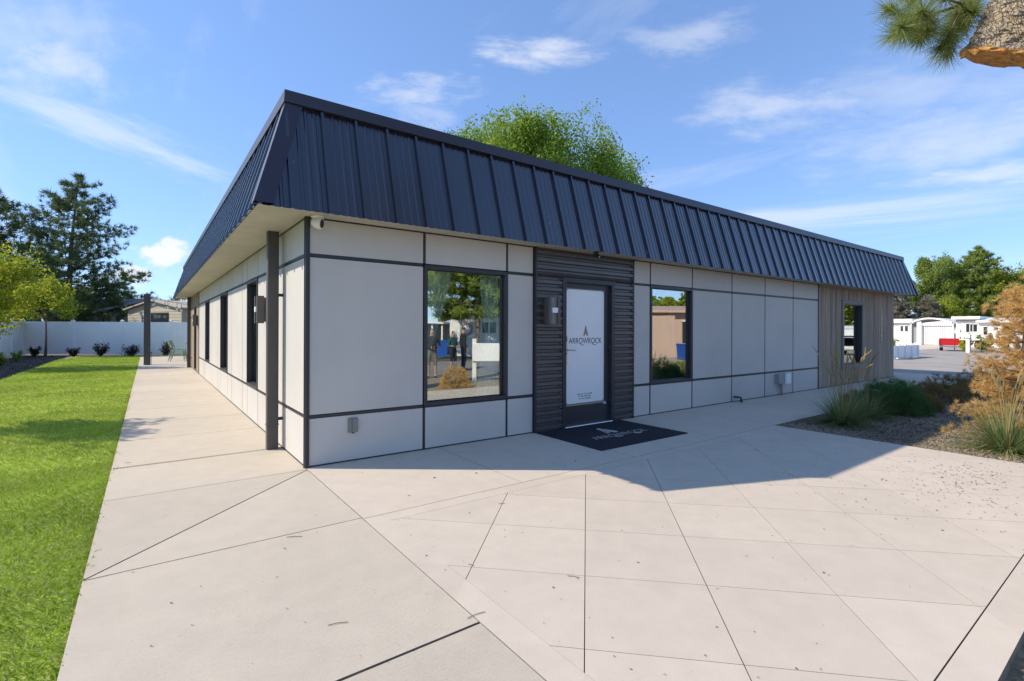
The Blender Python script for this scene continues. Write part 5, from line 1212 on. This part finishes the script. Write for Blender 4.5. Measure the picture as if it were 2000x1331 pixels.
# ------------------------------------------------------------------ vehicles
def wheel(parent, x, y, r=.36, w=.24):
    o = MB(); o.lathe([(r * .6, -w / 2), (r * .95, -w / 2), (r, -w / 2 + .03), (r, w / 2 - .03), (r * .95, w / 2), (r * .6, w / 2)], 20, (x, y, r), 'Y'); tw = o.build('wheel', 'rubber', parent, True)
    q = MB(); q.lathe([(0, -w / 2 + .02), (r * .25, -w / 2 + .015), (r * .55, -w / 2 + .05), (r * .62, -w / 2 + .01), (r * .62, w / 2 - .01), (r * .55, w / 2 - .05), (r * .25, w / 2 - .015), (0, w / 2 - .02)], 16, (x, y, r), 'Y'); q.build('rim', 'chrome', tw, True)
def trailer(loc, rz):
    t = thing('utility_trailer', 'red truck-bed trailer parked before the white mobile homes', 'trailer', loc, rz)
    side = [(0.02, .42), (.75, .42), (.82, .62), (1.02, .76), (1.32, .76), (1.52, .62), (1.58, .42), (2.3, .42), (2.3, .92), (0.02, .92)]
    b = MB().box(.03, 2.3, -.78, .78, .46, .52).box(2.22, 2.3, -.8, .8, .52, .92).build('bed', 'red', t)
    for s_ in (-1, 1):
        MB().prism([(x, s_ * .88, z) for x, z in side][::s_], (0, -s_ * .08, 0)).build('side_panel', 'red', t)
        MB().box(-.035, .02, s_ * .83 - .055, s_ * .83 + .055, .50, .82).build('tail_light', 'lamp_red', t)
        wheel(t, 1.17, s_ * .76, .33, .2)
    tg = MB().box(-.03, .03, -.77, .77, .42, .91).build('tailgate', 'red', t); MB().box(-.04, -.0305, -.68, .68, .50, .82).build('tailgate_panel', 'red', tg)
    MB().box(-.18, .0, -.86, .86, .28, .40).build('bumper', 'chrome', t)
    MB().tube([(2.3, 0, .38), (3.6, 0, .40)], .04, 6).tube([(3.4, 0, .40), (3.4, 0, 0.0)], .03, 6).build('tow_bar', 'trim', t)
pk = at_x(1865, 682, 46.0)
trailer((46.0, pk[1], -.035), R(12))
def van(loc, rz):
    t = thing('minivan', 'white minivan parked on the asphalt yard, mirrored in the tall wooden-wall window', 'van', loc, rz)
    # loft of cross-sections along x (tail at 0)
    secs = [(0.0, .62, .45, 1.05), (.05, .84, .32, 1.45), (.25, .90, .28, 1.70), (1.2, .92, .25, 1.78), (2.8, .92, .25, 1.76), (3.6, .92, .25, 1.25), (4.5, .88, .28, 1.02), (4.85, .74, .35, .80)]
    V = []
    for x, hw, z0, z1 in secs: 
        zb = min(1.05, z0 + (z1 - z0) * .62); V += [(x, -hw * .9, z0), (x, -hw, z0 + .15), (x, -hw, zb), (x, -hw * .80, z1 - .05), (x, -hw * .6, z1), (x, hw * .6, z1), (x, hw * .80, z1 - .05), (x, hw, zb), (x, hw, z0 + .15), (x, hw * .9, z0)]
    k_ = 10; F = [(i * k_ + j, i * k_ + (j + 1) % k_, (i + 1) * k_ + (j + 1) % k_, (i + 1) * k_ + j) for i in range(len(secs) - 1) for j in range(k_)]
    m = MB(); m.add(V, F); m.F.append((np.array([list(range(k_))]), 0)); m.build('body', 'vanwhite', t, True)
    MB().add([(-.012, -.62, 1.08), (-.012, .62, 1.08), (.14, .56, 1.58), (.14, -.56, 1.58)], [(0, 3, 2, 1)]).build('rear_window', 'darkglass', t)
    for s in (-1, 1):
        for xa, xb in ((.35, 1.15), (1.25, 2.15), (2.25, 3.1)): MB().add([(xa, s * .925, 1.10), (xb, s * .925, 1.10), (xb - .05, s * .80, 1.60), (xa + .05, s * .80, 1.60)], [(0, 1, 2, 3)]).build('side_window', 'darkglass', t)
        MB().box(-.03, .08, s * .78 - .08, s * .78 + .08, .80, 1.10).build('tail_light', 'lamp_red', t)
    MB().box(-.10, .04, -.8, .8, .36, .55).build('bumper', 'vanwhite', t)
    for x in (.95, 3.75):
        for s in (-1, 1): wheel(t, x, s * .78, .33, .22)
pv = refl(1666, 690, 29.0); van((pv[0], pv[1], -.035), R(-35))

# ------------------------------------------------------------------ the far side of the road, mirrored in the front windows
ZR = -.31
def mirror_box_home(name, label, pa, pb, depth, h, mat, wins, roofmat='white'):
    pa = np.array(pa[:2]); pb = np.array(pb[:2]); L_ = np.linalg.norm(pb - pa); an = math.atan2(pb[1] - pa[1], pb[0] - pa[0])
    t = thing(name, label, 'mobile home', (pa[0], pa[1], ZR), an)       # local x along the front, the front faces +y
    MB().box(0, L_, -depth, 0, -.1, h).build('wall', mat, t); MB().prism([(-.4, .5, h), (-.4, .5, h + .14), (-.4, -depth / 2, h + .5), (-.4, -depth - .3, h + .14), (-.4, -depth - .3, h)], (L_ + .8, 0, 0)).build('roof', roofmat, t)
    for (x0, x1, z0, z1) in wins:
        f = MB().box(x0 - .06, x1 + .06, .004, .06, z0 - .06, z0).box(x0 - .06, x1 + .06, .004, .06, z1, z1 + .06).box((x0 + x1) / 2 - .04, (x0 + x1) / 2 + .04, .004, .06, z0, z1).build('window', 'white', t); MB().box(x0, x1, .005, .03, z0, z1).build('pane', 'darkglass', f)
    return t, L_
t, L_ = mirror_box_home('mobile_home', 'white mobile home across the road with a carport, mirrored in the big front window', refl(880, 650, 33), refl(1010, 650, 33), 6, 2.75, 'white', ((2.2, 3.1, 1.5, 2.2),))
cp = MB()
for i in range(6): cp.box(-3.6 + i * .62, -3.5 + i * .62, .6, .7, 0, 2.1)
cp.build('carport_post', 'white', t); MB().box(-4.2, -.3, -4, .9, 2.1, 2.22).build('carport_roof', 'white', t); MB().box(-4.2, -.3, -4.1, -4.0, 0, 2.1).build('carport_back', 'galv', t)
MB().lathe([(.30, .02), (.42, .02), (.42, .06), (.30, .06)], 24, (1.1, 0, 1.75), 'Y').build('wall_ornament', 'galv', t)
t, L_ = mirror_box_home('mobile_home', 'peach and white mobile home across the road, mirrored in the second front window', refl(1262, 650, 27.5), refl(1385, 650, 27.5), 5, 2.7, 'peach', ((2.1, 3.2, 1.0, 2.2), (.3, .8, 2.0, 2.35)), 'peach')
MB().box(-.3, L_ * .38, .02, 1.1, -.05, 2.5).build('porch_screen', 'peach', t)
def bin_(label, p):
    t = thing('wheeled_bin', label, 'bin', (p[0], p[1], ZR), 0.3, 'blue wheeled bins across the road')
    MB().add([(-.27, -.31, .06), (.27, -.31, .06), (.27, .31, .06), (-.27, .31, .06), (-.31, -.36, 1.0), (.31, -.36, 1.0), (.31, .36, 1.0), (-.31, .36, 1.0)], [(0, 1, 5, 4), (1, 2, 6, 5), (2, 3, 7, 6), (3, 0, 4, 7), (0, 3, 2, 1), (4, 5, 6, 7)]).build('body', 'blue', t)
    MB().bbox(-.33, .33, -.40, .38, 1.0, 1.07, .02).build('lid', 'blue', t)
    for s in (-1, 1): MB().lathe([(0, -.03), (.10, -.03), (.10, .03), (0, .03)], 12, (s * .24, -.34, .10), 'X').build('wheel', 'rubber', t)
bin_('blue wheeled bin beside the white carport across the road', refl(864, 690, 30)); bin_('blue wheeled bin before the peach mobile home across the road', refl(1344, 690, 24))
ps = refl(962, 700, 15.0)
t = thing('sign_board', 'plain white sign board on two white posts in the roadside bed', 'sign', (ps[0], ps[1], zg(ps[1]) - .05), R(28))
MB().box(-.56, .56, -.03, .03, .62, 1.16).build('panel', 'vinyl', t)
for x in (-.50, .50): MB().box(x - .06, x + .06, -.10, -.0305, -.1, 1.3).build('post', 'white', t)
shq = refl(893, 760, 12.6); needle_bush('dry_bush', 'dead orange dwarf bush in the roadside bed', (shq[0], shq[1], zg(shq[1]) - .06), .42, .55, 'orange', 380, .09, 22, .006, 111)
shq = refl(1290, 720, 15.0); needle_bush('roadside_bush', 'reddish bush in the roadside bed', (shq[0], shq[1], zg(shq[1]) - .06), .55, .6, 'redbush', 380, .10, 18, .008, 112)
shq = refl(1330, 725, 15.4); needle_bush('roadside_bush', 'yellow-green bush in the roadside bed', (shq[0], shq[1], zg(shq[1]) - .06), .5, .5, 'leaf_yellow', 380, .10, 18, .008, 113)
for i, (lb, u_, dep, h_, r_, mt) in enumerate((('tall leafy tree across the road behind the white carport', 860, 40, 13.5, 3.6, 'leaf_green'), ('broad leafy tree across the road beyond the peach home', 1265, 46, 5.2, 2.6, 'leaf_green'), ('lighter green tree across the road behind the peach home', 1335, 44, 5.4, 2.8, 'leaf_yellow'), ('yellowing tree at the end of the asphalt yard', 1664, 44, 9.5, 4.2, 'leaf_yellow'), ('green tree beyond the yellowing one by the yard', 1690, 52, 8.0, 4.0, 'leaf_green'))):
    p = refl(u_, 640, dep); leaf_tree('shade_tree', lb, (p[0], p[1], ZR if i < 3 else -.07), h_, h_ * .6, (r_, r_, h_ * .42), mt, 7000, .36, 24, .3, .28, 120 + i, 'trees across the road')
p = refl(935, 640, 27.5); pine_tree('spruce_tree', 'dark spreading spruce before the white mobile home across the road', (p[0], p[1], ZR), 11.5, 3.1, 'pine_olive', 130, .24, 14, 7, .5, 16, .15, .1, .4, (0, 0), None, .25, 1.5, .08, .3)
p = refl(985, 640, 40); pine_tree('spruce_tree', 'second spruce behind the white mobile home across the road', (p[0], p[1], ZR), 12.0, 3.4, 'pine_olive', 131, .15, 14, 7, .5, 14, .15, .1, .5, (0, 0), None, .25, 1.4, .08, .3)

# ------------------------------------------------------------------ people standing by the road (mirrored in the big front window)
def person(label, loc, rz, h, top, bottom, shorts, lean=0.0, arms='down'):
    k_ = h / 1.75
    J = {'pel': (0, 0, .95), 'wa': (0, 0, 1.10), 'ch': (0, -.01, 1.32), 'nk': (0, 0, 1.48), 'hd0': (0, -.015, 1.56), 'hd1': (0, -.03, 1.66), 'hd2': (0, -.02, 1.745)}
    rad = {'pel': (.16, .12), 'wa': (.145, .11), 'ch': (.17, .12), 'nk': (.06, .06), 'hd0': (.07, .08), 'hd1': (.078, .095), 'hd2': (.045, .05)}
    E = [('pel', 'wa'), ('wa', 'ch'), ('ch', 'nk'), ('nk', 'hd0'), ('hd0', 'hd1'), ('hd1', 'hd2')]
    for s, n in ((-1, 'l'), (1, 'r')):
        J.update({n + 'hip': (s * .10, 0, .90), n + 'kn': (s * .115, -.03, .50), n + 'an': (s * .12, .02, .09), n + 'toe': (s * .14, -.15, .035)})
        rad.update({n + 'hip': (.10, .105), n + 'kn': (.062, .065), n + 'an': (.042, .045), n + 'toe': (.045, .03)}); E += [('pel', n + 'hip'), (n + 'hip', n + 'kn'), (n + 'kn', n + 'an'), (n + 'an', n + 'toe')]
        el, wr, hn = ((s * .27, .03, 1.12), (s * .26, -.08, .88), (s * .25, -.11, .80)) if arms == 'down' else ((s * .28, .02, 1.13), (s * .12, -.20, 1.08), (s * .05, -.24, 1.09))
        J.update({n + 'sh': (s * .19, 0, 1.40), n + 'el': el, n + 'wr': wr, n + 'ha': hn}); rad.update({n + 'sh': (.065, .065), n + 'el': (.045, .045), n + 'wr': (.03, .03), n + 'ha': (.038, .02)})
        E += [('ch', n + 'sh'), (n + 'sh', n + 'el'), (n + 'el', n + 'wr'), (n + 'wr', n + 'ha')]
    names = list(J); me = bpy.data.meshes.new('body'); me.from_pydata([tuple(c * k_ for c in J[n]) for n in names], [(names.index(a), names.index(b)) for a, b in E], [])
    o = bpy.data.objects.new('body', me); COL.objects.link(o); sk = o.modifiers.new('skin', 'SKIN'); sk.use_smooth_shade = True
    for i, n in enumerate(names): me.skin_vertices[0].data[i].radius = tuple(r * k_ for r in rad[n]); me.skin_vertices[0].data[i].use_root = (n == 'pel')
    sb = o.modifiers.new('sub', 'SUBSURF'); sb.levels = 2; sb.render_levels = 2
    dg = bpy.context.evaluated_depsgraph_get(); bm_ = bpy.data.meshes.new_from_object(o.evaluated_get(dg)); bpy.data.objects.remove(o); bm_.name = 'body'
    bm_.materials.clear()
    for mt in ('skin', top, bottom, 'hair', 'black'): bm_.materials.append(MT[mt])
    for p in bm_.polygons:
        c = p.center / k_; z = c.z; ax = abs(c.x); p.use_smooth = True
        if z > 1.64 and (c.y > -.06 or z > 1.70): q = 3
        elif z > 1.49: q = 0
        elif z > 1.0 or ax > .20: q = 1 if (z > .92 if not shorts else z > 1.12) or ax < .17 else 0
        elif z > (.46 if shorts else .09): q = 2
        elif z > .09: q = 0
        else: q = 4
        p.material_index = q
    t = thing('person', label, 'person', loc, rz)
    link('body', bm_, t)
    f = MB()
    for s in (-1, 1):
        hx, hy, hz = [c * k_ for c in J[('l' if s < 0 else 'r') + 'ha']]
        for q in range(4): f.tube([(hx, hy + (q - 1.5) * .018, hz + .01), (hx - s * .004, hy + (q - 1.5) * .02, hz - .045 + .004 * abs(q - 1.5)), (hx - s * .018, hy + (q - 1.5) * .019, hz - .085 + .008 * abs(q - 1.5))], [.009, .008, .006], 6)
        f.tube([(hx, hy - .03, hz + .04), (hx - s * .012, hy - .055, hz + .005), (hx - s * .016, hy - .06, hz - .025)], [.010, .009, .007], 6)
    f.build('fingers', 'skin', t, True)
    m = MB()
    m.lathe([(0, 0), (.012, .0), (.004, .045)], 6, (0, -.13 * k_, 1.60 * k_)).build('nose', 'skin', t)
for lb, (u_, v_, dp), rz, h_, tp, bt, sh, ar in (('person in dark jacket and navy trousers standing side-on by the road', (907, 728, 20.5), R(100), 1.82, 'cloth_dark', 'cloth_navy', False, 'down'),
        ('person in teal top and navy shorts standing by the road', (887, 733, 19.5), R(160), 1.66, 'cloth_teal', 'cloth_navy', True, 'fold'), ('person in dark jacket and patterned shorts standing by the road', (846, 728, 17.5), R(200), 1.78, 'cloth_dark', 'cloth_pat', True, 'fold')):
    p = refl(u_, v_, dp); person(lb, (p[0], p[1], zg(p[1]) - (.0 if p[1] < -10.8 else .05)), rz, h_, tp, bt, sh, 0, ar)
